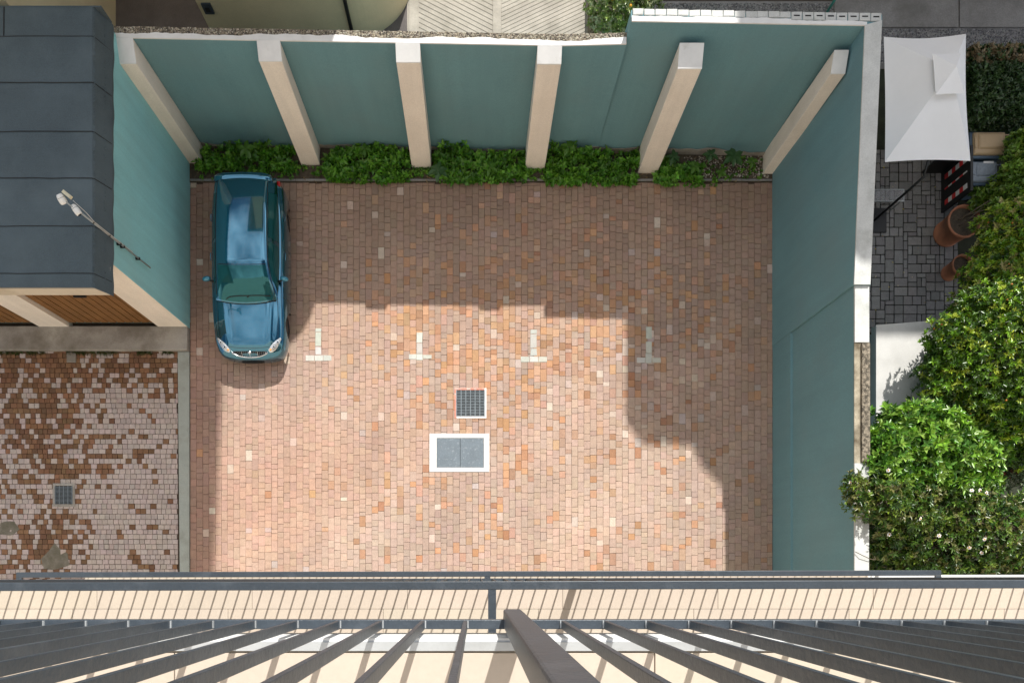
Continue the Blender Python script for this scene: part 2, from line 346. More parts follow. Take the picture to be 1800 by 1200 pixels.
# ramp: chevron ribs each its own relief, border bands, gutter wall
rb = MB()
for half, (xa, xb, dy) in enumerate(((-1.45, 0.40, -0.95), (0.62, 2.74, 1.00))):
    y = 12.0
    while y < 17.5:
        h = 0.112 if half == 0 else 0.093
        rb.hexa([(xa,y,-0.05),(xb,y+dy,-0.05),(xb,y+dy+h,-0.05),(xa,y+h,-0.05),(xa,y+0.004,-0.036),(xb,y+dy+0.004,-0.036),(xb,y+dy+h-0.004,-0.036),(xa,y+h-0.004,-0.036)])
        y += 0.125 if half == 0 else 0.105
stuff(rb.build('rib_field', M['ramp'], ramp))
MB().box(0.405, 0.615, 10.9, 40, -0.05, -0.012).build('border_band', M['ramp'], ramp)
MB().box(-1.70, -1.46, 10.9, 40, -0.05, -0.010).build('border_band', M['ramp'], ramp)
gw = thing('low_wall', 'rough dark low wall edging the ribbed ramp', 'low wall', (2.9, 13.5, 0))
MB().box(2.80, 3.02, 11.2, 30, -0.1, 0.22).build('wall', M['aggregate'], gw)

# loose gravel beyond the walls and at the right end of the bed
def gravel(name, x0, x1, y0, y1, z, n, cols, r=(0.015,0.035), parent=None):
    mb = MB()
    for _ in range(n):
        cx, cy = random.uniform(x0,x1), random.uniform(y0,y1); a = random.uniform(*r); h = a*random.uniform(.5,.9); t = random.uniform(0,3)
        vs = [(cx+a*math.cos(t+k*1.57)*random.uniform(.7,1.1), cy+a*math.sin(t+k*1.57)*random.uniform(.7,1.1), z) for k in range(4)] + [(cx+random.uniform(-a,a)*.3, cy+random.uniform(-a,a)*.3, z+h)]
        mb.add(vs, [(0,1,4),(1,2,4),(2,3,4),(3,0,4)], jcol(random.choice(cols), 0.25, 0.03))
    return stuff(mb.build(name, M['gravel'], parent))
gravel('gravel', 4.6, 9.0, 13.4, 14.25, -0.07, 6000, [(0.20,0.20,0.20),(0.28,0.28,0.27),(0.12,0.12,0.12)], parent=gravel_base)
gravel('gravel', 10.0, 15.0, 12.75, 13.6, -0.07, 5000, [(0.22,0.22,0.23),(0.3,0.3,0.3),(0.12,0.12,0.13)], parent=gravel_base)
gravel('gravel', 5.2, 7.35, 9.82, 10.35, 0.012, 700, [(0.35,0.31,0.26),(0.25,0.21,0.17),(0.5,0.47,0.42)], (0.012,0.03), parent=bed)

# ------------------------------------------------------------------ boundary walls
def YW(x): return 10.62 - 0.0178*(x+7.2)            # front face of the back wall
ZL, ZH, LEAN = 3.68, 4.10, 0.19; XS = 3.0
bw = thing('boundary_wall', 'teal rendered back wall with six beige buttresses and a white coping', 'wall', (0, 10.6, 0))
T = 0.225
def wallseg(x0, x1, z1): return [(x0,YW(x0)),(x1,YW(x1)),(x1,YW(x1)+T),(x0,YW(x0)+T)]
XT = 1.72; LS = 0.055            # the low wall starts to lean back after the fourth buttress
def lean_at(x): return LS*min(1, max(0, (x-XT)/(XS-XT)))
MB().prism(wallseg(XL-0.02, XT, ZL), -0.3, ZL-0.03).hexa([(XT,YW(XT),-.3),(XS,YW(XS),-.3),(XS,YW(XS)+T+LS,-.3),(XT,YW(XT)+T,-.3),(XT,YW(XT),ZL-.03),(XS,YW(XS)+LS,ZL-.03),(XS,YW(XS)+T+LS,ZL-.03),(XT,YW(XT)+T,ZL-.03)]).build('wall', M['teal'], bw)
xh = XR+0.44
MB().hexa([(XS,YW(XS),-.3),(xh,YW(xh),-.3),(xh,YW(xh)+T+LEAN,-.3),(XS,YW(XS)+T+LEAN,-.3),(XS,YW(XS)+LEAN,ZH-.03),(xh,YW(xh)+LEAN,ZH-.03),(xh,YW(xh)+T+LEAN,ZH-.03),(XS,YW(XS)+T+LEAN,ZH-.03)]).build('wall', M['teal'], bw)
MB().prism([(XL-.05,YW(XL-.05)),(XT,YW(XT)),(XS,YW(XS)+LS),(XS,YW(XS)+T+LS),(XT,YW(XT)+T),(XL-.05,YW(XL-.05)+T)], ZL-0.029, ZL-0.012).build('aggregate_strip', M['aggregate'], bw)
def jag_strip(x0, x1, wmin, wmax, z0, z1, step=0.05, lean=0.0):
    YW = lambda x_: globals()['YW'](x_)+(lean(x_) if callable(lean) else lean)
    mb = MB(); n = int((x1-x0)/step); prev = None
    wv = (wmin+wmax)/2; a = []
    for i in range(n+1):
        x = x0+(x1-x0)*i/n; wv += random.uniform(-0.012,0.012); wv = min(wmax, max(wmin, wv)); a.append((x, wv))
    for (xa, wa), (xb, wb) in zip(a, a[1:]):
        mb.hexa([(xa,YW(xa)-0.006,z0),(xb,YW(xb)-0.006,z0),(xb,YW(xb)+wb,z0),(xa,YW(xa)+wa,z0),(xa,YW(xa)-0.006,z1),(xb,YW(xb)-0.006,z1),(xb,YW(xb)+wb-0.004,z1),(xa,YW(xa)+wa-0.004,z1)])
    return mb
jag_strip(XL-0.02, XS-0.01, 0.075, 0.135, ZL-0.0295, ZL, 0.05, lean_at).build('coping', M['white'], bw)
jag_strip(XS+0.01, 4.9, 0.09, 0.11, ZH-0.03+.0005, ZH, 0.05, LEAN).build('coping', M['white'], bw)
jag_strip(4.9, 6.1, 0.095, 0.114, ZH-0.03+.0005, ZH, 0.05, LEAN).build('coping', M['white'], bw)
jag_strip(6.1, XR+0.13, 0.055, 0.080, ZH-0.03+.0005, ZH, 0.05, LEAN).build('coping', M['white'], bw)
# lumps of aggregate on the top
sk = MB(); xx = XL+0.05; hh = 0.16
while xx < XR-0.1:
    h2 = min(0.30, max(0.07, hh+random.uniform(-.05,.05)))
    sk.hexa([(xx,YW(xx)-.006,-.05),(xx+.12,YW(xx+.12)-.006,-.05),(xx+.12,YW(xx+.12)+.01,-.05),(xx,YW(xx)+.01,-.05),(xx,YW(xx)-.004,hh),(xx+.12,YW(xx+.12)-.004,h2),(xx+.12,YW(xx+.12)+.01,h2),(xx,YW(xx)+.01,hh)]); hh = h2; xx += .12
sk.build('base_skim', M['concrete'], bw)
gm = MB()
for _ in range(2600):
    x = random.uniform(XL, XS-0.02); y = YW(x)+lean_at(x)+random.uniform(0.11, T-0.005); a = random.uniform(0.008,0.018)
    gm.add([(x-a,y-a,ZL-0.012),(x+a,y-a,ZL-0.012),(x+a,y+a,ZL-0.012),(x-a,y+a,ZL-0.012),(x,y,ZL-0.012+a*0.9)], [(0,1,4),(1,2,4),(2,3,4),(3,0,4)], jcol(random.choice([(0.33,0.29,0.22),(0.18,0.155,0.12),(0.08,0.07,0.06),(0.42,0.39,0.32)]), 0.3))
stuff(gm.build('pebble_field', M['gravel'], bw))
nb = 22; bx = [XS+0.02+(XR+0.42-XS-0.02)*i/nb for i in range(nb+1)]
for i in range(nb):
    xa, xb = bx[i]+0.007, bx[i+1]-0.007; full = i >= 14
    y0 = YW(xa)+LEAN+(0.082 if full else 0.118); y1 = YW(xa)+LEAN+T+0.01
    z = ZH-0.004+random.uniform(-0.006,0.006)
    b = MB().block(xa, xb, y0, y1, ZH-0.06, z, 0.008, None, 0.005, 0.003).build('block', M['coping'], bw)
    if full: MB().box(xa+0.045, xb-0.045, (y0+y1)/2-0.012, (y0+y1)/2+0.012, z-0.01, z+0.004).build('slot', M['dark'], b)
butt = [(210,233,112,287,0.0),(451,492,108,291,0.0),(695,738,110,296,0.0),(945,988,113,298,0.0),(1195,1238,121,305,0.0),(1467,1490,130,306,0.0)]
ztops = [3.68,3.68,3.68,3.68,3.74,3.62]
for i, ((xa, xb, yt, yb, _), zt) in enumerate(zip(butt, ztops)):
    s = CAM_H/(CAM_H-zt); X0 = (xa-NX)/(70*s); X1 = (xb-NX)/(70*s); Yf = (NY-yb)/70.0 - 0.01
    if i == 0: X0 = XL - 0.03
    if i == 5: X1 = XR + 0.03
    dz = 0.15; st = CAM_H/(CAM_H-(zt-dz)); Yt = (NY-yt)/(70*st)
    Yb = YW((X0+X1)/2)+0.05 if i >= 4 else YW((X0+X1)/2)-0.007
    zf = zt-dz
    b = MB().hexa([(X0,Yf,-0.2),(X1,Yf,-0.2),(X1,Yb,-0.2),(X0,Yb,-0.2),(X0,Yt,zf-0.02),(X1,Yt,zf-0.02),(X1,Yb,zt-0.02),(X0,Yb,zt-0.02)]).build('buttress', M['beige'], bw, bevel=0.012)
    MB().hexa([(X0-.002,Yt-.002,zf-0.019),(X1+.002,Yt-.002,zf-0.019),(X1+.002,Yb,zt-0.019),(X0-.002,Yb,zt-0.019),(X0-.002,Yt-.002,zf),(X1+.002,Yt-.002,zf),(X1+.002,Yb,zt),(X0-.002,Yb,zt)]).build('cap', M['white'], b, bevel=0.006)

rw = thing('boundary_wall', 'teal side wall on the right with a pale cement coping and a sunken lower panel', 'wall', (7.5, 5, 0))
YB, YSt = YW(XR)-0.002, 5.60
def xr(y): return XR - 0.0006*(y-10)
zs = lambda y: 3.90 + (ZH-3.90)*(y-YSt)/(YB-YSt)
YT = YB+LEAN
MB().hexa([(7.42,YSt,-0.3),(7.76,YSt,-0.3),(7.86,YT,-0.3),(7.42,YB,-0.3),(7.42,YSt,zs(YSt)-.03),(7.76,YSt,zs(YSt)-.03),(7.86,YT,ZH-.032),(7.535,YT,ZH-.032)]).build('wall', M['teal'], rw)
MB().hexa([(7.425,YSt+.0,zs(YSt)-.029),(7.745,YSt,zs(YSt)-.029),(7.86,YT+.09,ZH-.029),(7.53,YT-.005,ZH-.029),(7.425,YSt,zs(YSt)),(7.745,YSt,zs(YSt)),(7.86,YT+.09,ZH+.003),(7.53,YT-.005,ZH+.003)]).build('coping', M['coping'], rw)
MB().box(7.478, 7.76, -2.4, YSt-0.002, -0.3, 3.80).build('panel_wall', M['teal'], rw)
MB().hexa([(7.435,-2.4,-0.3),(7.4775,-2.4,-0.3),(7.4775,YSt-.002,-0.3),(7.43,YSt-.002,-0.3),(7.435,-2.4,1.02),(7.4775,-2.4,1.04),(7.4775,YSt-.002,1.04),(7.43,YSt-.002,1.02)]).build('plinth', M['teal'], rw)
MB().box(7.470, 7.755, 4.48, YSt-0.006, 3.8005, 3.84).build('coping', M['coping'], rw)
MB().box(7.470, 7.755, 2.1, 4.477, 3.8005, 3.82).build('coping', M['coping_old'], rw)
MB().box(7.470, 7.755, -2.4, 2.097, 3.8005, 3.83).build('coping', M['coping'], rw)
MB().box(7.6, 7.755, 2.12, 4.46, 3.8205, 3.87).build('broken_render', M['aggregate'], rw)

# ------------------------------------------------------------------ garage on the left
gr = thing('garage', 'teal flat roofed garage with grey bitumen roof and brown board doors', 'garage', (-9.5, 8, 0))
GY = 6.07
MB().box(-14, XL, GY+0.12, 10.66, -0.2, 3.95).box(XL-0.010, XL, GY-0.031, GY+0.1199, 0.0, 3.95).build('wall', M['teal_light'], gr)
MB().box(-14, XL-0.1, GY+0.02, GY+0.119, 2.7, 3.95).build('lintel', M['beige'], gr)
for (xa, xb) in ((278,333.2), (69,121), (-140,-90)):
    X0, X1 = at(xa,0,0.14).x, at(xb,0,0.14).x
    if xa == 278: X1 = XL-0.0105
    MB().box(X0, X1, GY-0.03, GY+0.118, -0.1, 3.95).build('pillar', M['beige'], gr)
for n, (xa, xb) in enumerate(((122,277.5), (-89,68.5))):
    X0, X1 = at(xa,0,0.14).x, at(xb,0,0.14).x
    dr = MB().box(X0, X1, GY+0.10, GY+0.115, 0.1, 2.69).build('door', M['dark'], gr)
    k = 11; wd = (X1-X0)/k; b0 = None
    for i in range(k):
        if b0 is None:
            b0 = MB().box(0.012, wd-0.012, -0.035, 0, 0.0, 2.5).build('board', M['wood'], None, (0,0,0), bevel=0.006); bo = b0
        else: bo = b0.copy(); COL.objects.link(bo)
        bo.parent = dr; bo.location = (X0+i*wd+9.5, GY+0.095-8, 0.16)
    if n == 0:
        hx, hz = X0+1.25, 1.9
        MB().box(hx-0.14, hx+0.14, GY+0.02, GY+0.058, hz, hz+0.05).build('handle', M['black_plastic'], dr)
Z1, Z2, X1r, X2r, YF = 4.32, 3.92, -7.31, -7.165, 5.37
MB().box(-16, X1r, YF+0.03, 10.70, 3.951, Z1-0.03).build('roof_slab', M['concrete'], gr)
# fascia, stained concrete
MB().hexa([(-16,YF-.01,3.97),(X2r-.01,YF-.01,3.97),(X2r-.03,YF+.028,3.97),(-16,YF+.028,3.97),(-16,YF-.01,Z1-.03),(X1r,YF-.01,Z1-.03),(X1r,YF+.028,Z1-.03),(-16,YF+.028,Z1-.03)]).build('fascia', M['cream'], gr)
MB().box(-16, X2r-.02, YF+.028, GY-0.032, 3.90, 3.949).build('soffit', M['cream'], gr)
ys = [YF] + [(NY-p)/92.1 for p in (478,395,311,229,143,62)] + [10.72]
for i in range(len(ys)-1):
    ya, yb = ys[i]-0.03*(i > 0), ys[i+1]; dz = 0.008
    pr = [(-16, Z1), (X1r-0.03, Z1), (X1r+0.012, Z1-0.03), (X2r-0.01, Z2+0.03), (X2r, Z2), (X2r+0.002, Z2-0.07)]
    mb = MB(); n = 14; vs = []; fs = []
    for j in range(n+1):
        t = j/n; y = ya+(yb-ya)*t; wob = 0.007*math.sin(y*5.1)+0.006*math.sin(y*11.3+1)
        for k_, (x_, z_) in enumerate(pr):
            yy = y - (0.09*(1-t)*0 if k_ < 3 else 0); vs.append((x_+(wob if k_ > 2 else 0), yy, z_+dz*(1-t)*0.5+(wob*0.8 if k_ in (1,2) else 0)))
    m_ = len(pr)
    for j in range(n):
        for k_ in range(m_-1): fs.append((j*m_+k_, j*m_+k_+1, (j+1)*m_+k_+1, (j+1)*m_+k_))
    mb.add(vs, fs).build('roof_sheet', M['roofing'], gr)
    if i > 0:
        sm = []
        for (x_, z_) in pr[:5]: sm.append((x_, ys[i]-0.03+0.003*math.sin(x_*9), z_+dz+0.004))
        xs = [(-12+k*0.3, ys[i]-0.03+random.uniform(-.006,.006), Z1+dz+0.003) for k in range(15)] + sm[1:]
        MB().tube(xs, 0.0065, 5).build('seam', M['seam'], gr)
MB().box(-16, X2r, 10.7205, 10.74, Z2, Z1+0.004).build('back_flashing', M['roofing'], gr)
MB().tube([(-9.02, ys[6]-0.02, Z1+0.012), (-9.02, 10.72, Z1+0.004)], 0.010, 5).build('seam', M['seam'], gr)
# bead of torn bitumen along the bevel
bd = MB()
for i in range(330):
    y = random.uniform(YF, 10.7); t = random.choice([0.04, 0.04, 0.60, 0.63]); x_ = X1r+(X2r-X1r)*t+random.uniform(-.008,.008); z_ = Z1+(Z2-Z1)*t+0.01
    a = random.uniform(0.008,0.02); bd.add([(x_-a*.6,y-a*1.6,z_),(x_+a*.6,y-a,z_-.012),(x_+a*.5,y+a*1.5,z_-.012),(x_-a*.6,y+a,z_),(x_,y,z_+0.012)], [(0,1,4),(1,2,4),(2,3,4),(3,0,4)])
stuff(bd.build('bead_field', M['roofing'], gr))

# camera mast on the garage wall
pb, ptop = Vector((-7.135, 6.585, 2.33)), Vector((-7.13, 6.41, 5.16))
cm = thing('camera_mast', 'slim zinc mast on the garage wall carrying two white security cameras', 'camera mast', tuple(pb))
MB().tube([pb, ptop], 0.017, 10).build('pole', M['pole'], cm, smooth=True)
def mpt(t): return pb + (ptop-pb)*t
for t in (0.19, 0.42, 0.47):
    p = mpt(t); MB().box(-7.20, p.x+0.024, p.y-0.028, p.y+0.028, p.z-0.02, p.z+0.02).build('bracket', M['black_plastic'], cm, bevel=0.006)
for t in (0.62, 0.83):
    p = mpt(t); MB().tube([p+Vector((0,0,-.012)), p+Vector((0,0,.012))], 0.024, 10).build('cable_tie', M['black_plastic'], cm)
cb = [mpt(0.3)+Vector((.02,.02,0)), mpt(0.62)+Vector((.022,.012,0)), mpt(0.83)+Vector((.02,.012,0)), mpt(0.93)+Vector((.035,.05,0)), at(132,356,5.2), at(128,352,5.2)]
MB().tube(cb, 0.006, 6).build('cable', M['cable'], cm, smooth=True)
top_bar = MB().tube([ptop, at(122,360,5.30), at(106,346,5.32)], 0.013, 8).build('cross_bar', M['pole'], cm, smooth=True)
def sec_cam(p, d, r, ln):
    d = Vector(d).normalized(); Mx = Matrix.Translation(p) @ d.to_track_quat('Z','Y').to_matrix().to_4x4()
    o = MB().lathe([(0,-ln*.5),(r*.55,-ln*.5),(r*.8,-ln*.38),(r,-ln*.1),(r,ln*.28),(r*.85,ln*.45),(r*.6,ln*.5)], 20, Mx).build('camera', M['cam_white'], cm, smooth=True)
    MB().lathe([(r*.6,ln*.5),(r*.55,ln*.47),(0,ln*.46)], 20, Mx).build('lens', M['dark'], o, smooth=True)
    MB().lathe([(r*1.02,-ln*.16),(r*1.02,-ln*.12),(r*.9,-ln*.12)], 20, Mx).build('seam_ring', M['pole'], o, smooth=True)
sec_cam(at(134,369,5.2), (0.5,-0.75,-0.25), 0.058, 0.19)
sec_cam(at(108.5,350,5.32), (0.28,-0.62,-0.5), 0.068, 0.17)
c0 = at(118,342,5.36); bx_ = MB(); 
for sgn in (0,): bx_.block(-0.028, 0.028, -0.09, 0.09, -0.03, 0.03, 0.006)
jb = bx_.build('junction_box', M['cam_cream'], None, (0,0,0)); jb.parent = cm; jb.location = c0-pb; jb.rotation_euler = (0,0,R(52))
MB().tube([c0, at(124,349,5.33)], 0.008, 6).build('clip', M['pole'], cm)

# ------------------------------------------------------------------ neighbouring buildings beyond the wall
nbld = thing('neighbour_house', 'ochre rendered house with a rounded corner behind the teal wall', 'house', (-4, 14, 0))
cx, cy, rr = -3.17, 14.89, 1.56
arc = [(cx+rr*math.sin(R(a)), cy-rr*math.cos(R(a))) for a in range(0, 91, 6)]
MB().prism([(-6.6,13.33)]+arc+[(-1.61,24),(-6.6,24)], -0.2, 7.6).build('wall', M['ochre'], nbld)
MB().box(-6.6, -4.2, 13.34, 24, 7.6, 12.7).build('wall', M['ochre'], nbld)
MB().prism([(-8.0,13.1),(-2.50,13.1),(-2.27,18.8),(-2.1,23.5),(-8.0,23.5)], 12.7, 13.0).build('roof', M['concrete'], nbld)  # unseen overhanging slab, outline shaped to throw the shade on the left
MB().tube([at(603+20,66,0.0)+Vector((0,-0.0,0)), ], 0.05, 8) if False else None
px_ = (611-NX)/((NY-25)/13.24); MB().tube([(px_,13.26,-0.1),(px_,13.26,7.4)], 0.045, 10).build('downpipe', M['black_plastic'], nbld, smooth=True)
ip = MB().box(-6.50,-6.28,13.285,13.329,0.82,1.12).build('intercom_panel', M['steel_paint'], nbld); MB().box(-6.44,-6.34,13.27,13.2849,0.90,1.02).build('button_plate', M['black_plastic'], ip)
nl = thing('neighbour_house', 'pale ochre house wall rising behind the bitumen roof', 'house', (-11, 14, 0))
MB().box(-16, -9.09, 10.95, 40, -0.2, 6.5).build('wall', mat('pale_ochre_render', (0.78,0.68,0.48), 0.85, 0.06, 1.0, 0.2, 120), nl)
MB().box(-9.09, -8.97, 13.8, 13.95, 4.1, 4.35).build('wall_lamp', M['steel_paint'], nl)
nr = thing('neighbour_building', 'tall pale block beyond the path, known by the shade it throws over the yard', 'building', (10, 20, 0))
MB().prism([(8.05,15.72),(16.5,15.72),(16.5,26),(7.60,26),(7.60,16.25)], -0.2, 12.0).build('wall', M['cream'], nr)
MB().prism([(9.25,15.719),(9.5,15.2),(10.15,14.52),(11.35,14.52),(11.35,15.719)], -0.2, 12.0).build('shade_tower', M['cream'], nr)  # unseen block added in front, plan cut to give the stepped shade edge
for k in range(3):
    for xx in (8.7, 12.6, 15.5):
        wn_ = MB().box(xx-.45, xx+.45, 15.66, 15.717, 1.2+k*3.4, 2.7+k*3.4).build('window', M['white'], nr)
        MB().box(xx-.38, xx+.38, 15.64, 15.659, 1.28+k*3.4, 2.62+k*3.4).build('pane', M['dark'], wn_)

# ------------------------------------------------------------------ yard fittings
def stones(rects, label):
    c = at((rects[0][0]+rects[0][1])/2, (rects[0][2]+rects[0][3])/2)
    t = thing('bay_marker', label, 'bay marker', tuple(c), 'white stone T marks in the paving')
    for (xa, xb, ya, yb) in rects:
        p, q = at(xa, yb), at(xb, ya)
        MB().block(p.x+.006, q.x-.006, p.y+.006, q.y-.006, -0.05, 0.007, 0.006, jcol((0.47,0.465,0.42), 0.13, 0.04), 0.006, 0.002).build('paver', M['stone_white'], t)
stones([(554,565,577,584),(554,565,584,609),(554,565,609,623.5),(537,552.5,624,634.5),(552.5,568,624,634.5),(568,583,624,634.5)], 'white stone T mark in the paving nearest the parked car')
stones([(732,743,584,603),(732,743,603,621.5),(718,732,622,632),(732,743,621.5,633),(743,759,623,631)], 'white stone T mark up and left of the drain grate, worn smallest of the four')
stones([(932,944,579,587),(932,944,587,612),(932,944,612,625.5),(915,930.5,626,637),(930.5,946,626,637),(946,962,626,637)], 'sunlit white stone T mark right of the drain grate')
stones([(1135,1146,574,596),(1135,1146,600,621),(1134.5,1146,621,638.5),(1119,1134.5,628,638),(1146,1162,628,638)], 'white stone T mark lying in the shade near the right wall')

def grate(px, py, pw, ph, label, fm, redsides, nbx, nby, fr=0.075):
    c = at(px+pw/2, py+ph/2); W, H_ = pw/70, ph/70
    t = thing('drain_grate', label, 'drain grate', tuple(c))
    x0, x1, y0, y1 = c.x-W/2, c.x+W/2, c.y-H_/2, c.y+H_/2
    MB().box(x0+.01, x1-.01, y0+.01, y1-.01, -0.06, 0.006).build('pit', M['dark'], t)
    sides = {'l':(x0,x0+fr,y0,y1),'r':(x1-fr,x1,y0,y1),'b':(x0+fr,x1-fr,y0,y0+fr),'t':(x0+fr,x1-fr,y1-fr,y1)}
    for s_, (a,b,c_,d) in sides.items():
        MB().block(a, b, c_, d, -0.05, 0.014, 0.006).build('frame', M['red_frame'] if s_ in redsides else fm, t)
    ix0, ix1, iy0, iy1 = x0+fr, x1-fr, y0+fr, y1-fr; b0 = None
    for i in range(nbx+1):
        xx = ix0+(ix1-ix0)*i/nbx; MB().box(xx-.010, xx+.010, iy0, iy1, 0.0065, 0.020).build('bar', M['iron'], t)
    for j in range(1, nby):
        yy = iy0+(iy1-iy0)*j/nby; MB().box(ix0, ix1, yy-.007, yy+.007, 0.0065, 0.017).build('bar', M['iron'], t)
    return t
grate(799, 682, 56, 53, 'large square iron drain grate with a faded red rim in the pink paving', M['white'], 'lt', 6, 17, 0.05)
grate(93, 849, 39, 41, 'small iron drain grate in a concrete frame among the brown and grey setts', M['concrete'], '', 4, 14, 0.065)
h = thing('access_hatch', 'grey two plate access hatch in a broad white frame', 'hatch', tuple(at(807,795)))
a, b = at(755,829), at(860,762); i0, i1 = at(767.5,821.5), at(850.5,769.5)
for r_ in ((a.x,i0.x,a.y,b.y),(i1.x,b.x,a.y,b.y),(i0.x,i1.x,a.y,i0.y),(i0.x,i1.x,i1.y,b.y)):
    MB().block(r_[0], r_[1], r_[2], r_[3], -0.05, 0.016, 0.004).build('frame', M['white'], h)
mid = at(809,795).x
for (xa, xb) in ((i0.x+.006, mid-.005), (mid+.005, i1.x-.006)):
    pl = MB().block(xa, xb, i0.y+.006, i1.y-.006, -0.05, 0.011, 0.003).build('plate', M['hatch_plate'], h)
    sm = MB(); n1 = 20
    for i in range(20):
        for j in range(26):
            x = xa+.02+(xb-xa-.04)*i/19; y = i0.y+.02+(i1.y-i0.y-.04)*j/25; t = 1 if (i+j) % 2 else -1
            sm.add([(x-.009,y-.009*t-.003,.0112),(x+.009,y+.009*t-.003,.0112),(x+.009,y+.009*t+.003,.0112),(x-.009,y-.009*t+.003,.0112),(x,y,.0145)], [(0,1,4),(1,2,4),(2,3,4),(3,0,4)])
    stuff(sm.build('tread_field', M['hatch_plate'], pl))
MB().box(i0.x-.004, i1.x+.004, i0.y-.004, i1.y+.004, -0.06, 0.004).build('pit', M['dark'], h)
tg = thing('drain_cover', 'small square concrete drain cover below the garage ledge', 'drain cover', tuple(at(126,628)))
a, b = at(118,637), at(134,620); MB().block(a.x, b.x, a.y, b.y, -0.05, 0.03, 0.012).build('slab', M['concrete'], tg)

# ------------------------------------------------------------------ car
CX, CYF, CL = -5.50, 5.10, 4.27
def catmull(P, n):
    P = [np.array(p, float) for p in P]; Q = [2*P[0]-P[1]] + P + [2*P[-1]-P[-2]]; outp = []
    for i in range(len(P)-1):
        a, b, c, d = Q[i:i+4]
        for k in range(n):
            t = k/n; outp.append(0.5*((2*b)+(c-a)*t+(2*a-5*b+4*c-d)*t*t+(3*b-a-3*c+d)*t**3))
    outp.append(P[-1]); return np.array(outp)
ST = [ # t, half width, deck z, bottom z
 (0.00,0.36,0.50,0.24),(0.03,0.56,0.545,0.22),(0.09,0.70,0.60,0.20),(0.20,0.795,0.665,0.19),(0.38,0.855,0.725,0.19),(0.62,0.885,0.775,0.19),(1.0,0.905,0.84,0.19),
 (1.4,0.915,0.885,0.19),(2.0,0.92,0.90,0.19),(2.8,0.92,0.91,0.19),(3.4,0.91,0.93,0.19),(3.8,0.89,0.94,0.20),(4.05,0.85,0.93,0.22),(4.18,0.75,0.88,0.26),(4.25,0.62,0.78,0.32),(4.27,0.5,0.68,0.38)]
STd = catmull(ST, 8)
SEC = catmull([(0,1.0),(0.2,0.998),(0.42,0.988),(0.60,0.968),(0.75,0.935),(0.86,0.88),(0.935,0.80),(0.975,0.69),(0.995,0.55),(1.0,0.42),(0.998,0.24),(0.985,0.09),(0.93,0.0)], 4)
def ridge(t, xn):   # hood crease and bulge
    z = 0.0
    if 0.2 < t < 1.6:
        k = min(1, (t-0.2)/0.35)*min(1, (1.6-t)/0.25); c = 0.60+0.06*(t-0.4)
        z += 0.022*k*math.exp(-((xn-c)/0.10)**2) - 0.010*k*math.exp(-((xn-c-0.17)/0.09)**2)
    return z
def body_pt(row, q):
    t, w_, zt, zb = row; xn, g = q
    z = zb+(zt-zb)*g
    bow = 0.0
    return (w_*xn, t, z+ridge(t, xn))
def srow(t):
    i = int(np.searchsorted(STd[:,0], t)); i = min(max(i,1), len(STd)-1); a, b = STd[i-1], STd[i]
    k = (t-a[0])/max(1e-6,(b[0]-a[0])); return a+(b-a)*min(1,max(0,k))
def surf(t, x):
    row = srow(t); xn = min(0.999, abs(x)/row[1]); g = np.interp(xn, SEC[:33,0], SEC[:33,1])
    return row[3]+(row[2]-row[3])*g + ridge(t, xn)
car = thing('car', 'metallic teal blue hatchback parked nose out beside the garage wall', 'car', (CX, CYF, 0))
def W3(p): return (CX+p[0], CYF+p[1], p[2])
cp = bpy.data.materials.new('teal_car_paint'); cp.use_nodes = True
P_ = cp.node_tree.nodes['Principled BSDF']
P_.inputs['Base Color'].default_value = (0.009,0.150,0.245,1); P_.inputs['Metallic'].default_value = 0.9; P_.inputs['Roughness'].default_value = 0.12
P_.inputs['Coat Weight'].default_value = 1.0; P_.inputs['Coat Roughness'].default_value = 0.015; P_.inputs['Coat IOR'].default_value = 1.8; P_.inputs['Coat Tint'].default_value = (0.88,0.98,1.0,1)
fl = cp.node_tree.nodes.new('ShaderNodeTexNoise'); fl.inputs['Scale'].default_value = 900
bpn = cp.node_tree.nodes.new('ShaderNodeBump'); bpn.inputs['Strength'].default_value = 0.03; cp.node_tree.links.new(fl.outputs['Fac'], bpn.inputs['Height']); cp.node_tree.links.new(bpn.outputs[0], P_.inputs['Normal'])
gl = bpy.data.materials.new('tinted_glass'); gl.use_nodes = True; P_ = gl.node_tree.nodes['Principled BSDF']
P_.inputs['Base Color'].default_value = (0.008,0.06,0.07,1); P_.inputs['Roughness'].default_value = 0.03; P_.inputs['IOR'].default_value = 1.9; P_.inputs['Specular Tint'].default_value = (0.32,0.92,1.0,1)
clear = mat('lamp_lens', (0.62,0.64,0.66), 0.08, 0.35, 16, 0.5, 22, metal=0.6, coat=1.0, bd=0.02)
chrome = mat('chrome', (0.75,0.77,0.80), 0.12, 0.02, 5, 0, metal=1.0)
rubber = mat('rubber', (0.018,0.018,0.018), 0.75, 0.1, 20, 0)
rimm = mat('alloy', (0.2,0.21,0.22), 0.3, 0.05, 10, 0, metal=0.9)
amber = mat('amber_lens', (0.7,0.28,0.04), 0.15, 0.1, 20, 0, coat=1.0)
redl = mat('red_lens', (0.5,0.02,0.02), 0.15, 0.1, 20, 0, coat=1.0)
vs = []; fs = []; ns = len(SEC); WA = [(0.86,0.31,0.33),(3.42,0.31,0.33)]
for row in STd:
    for q in SEC: vs.append(body_pt(row, q))
full = [W3(v) for v in vs] + [W3((-v[0], v[1], v[2])) for v in vs]; off = len(vs)
for i in range(len(STd)-1):
    for j in range(ns-1):
        m4 = [i*ns+j, (i+1)*ns+j, (i+1)*ns+j+1, i*ns+j+1]
        c = np.mean([vs[k] for k in m4], axis=0)
        if c[0] > 0.7 and any((c[1]-wt)**2+(c[2]-wz)**2 < wr**2 for wt, wz, wr in WA): continue
        fs.append(tuple(m4[::-1])); fs.append(tuple(k+off for k in m4))
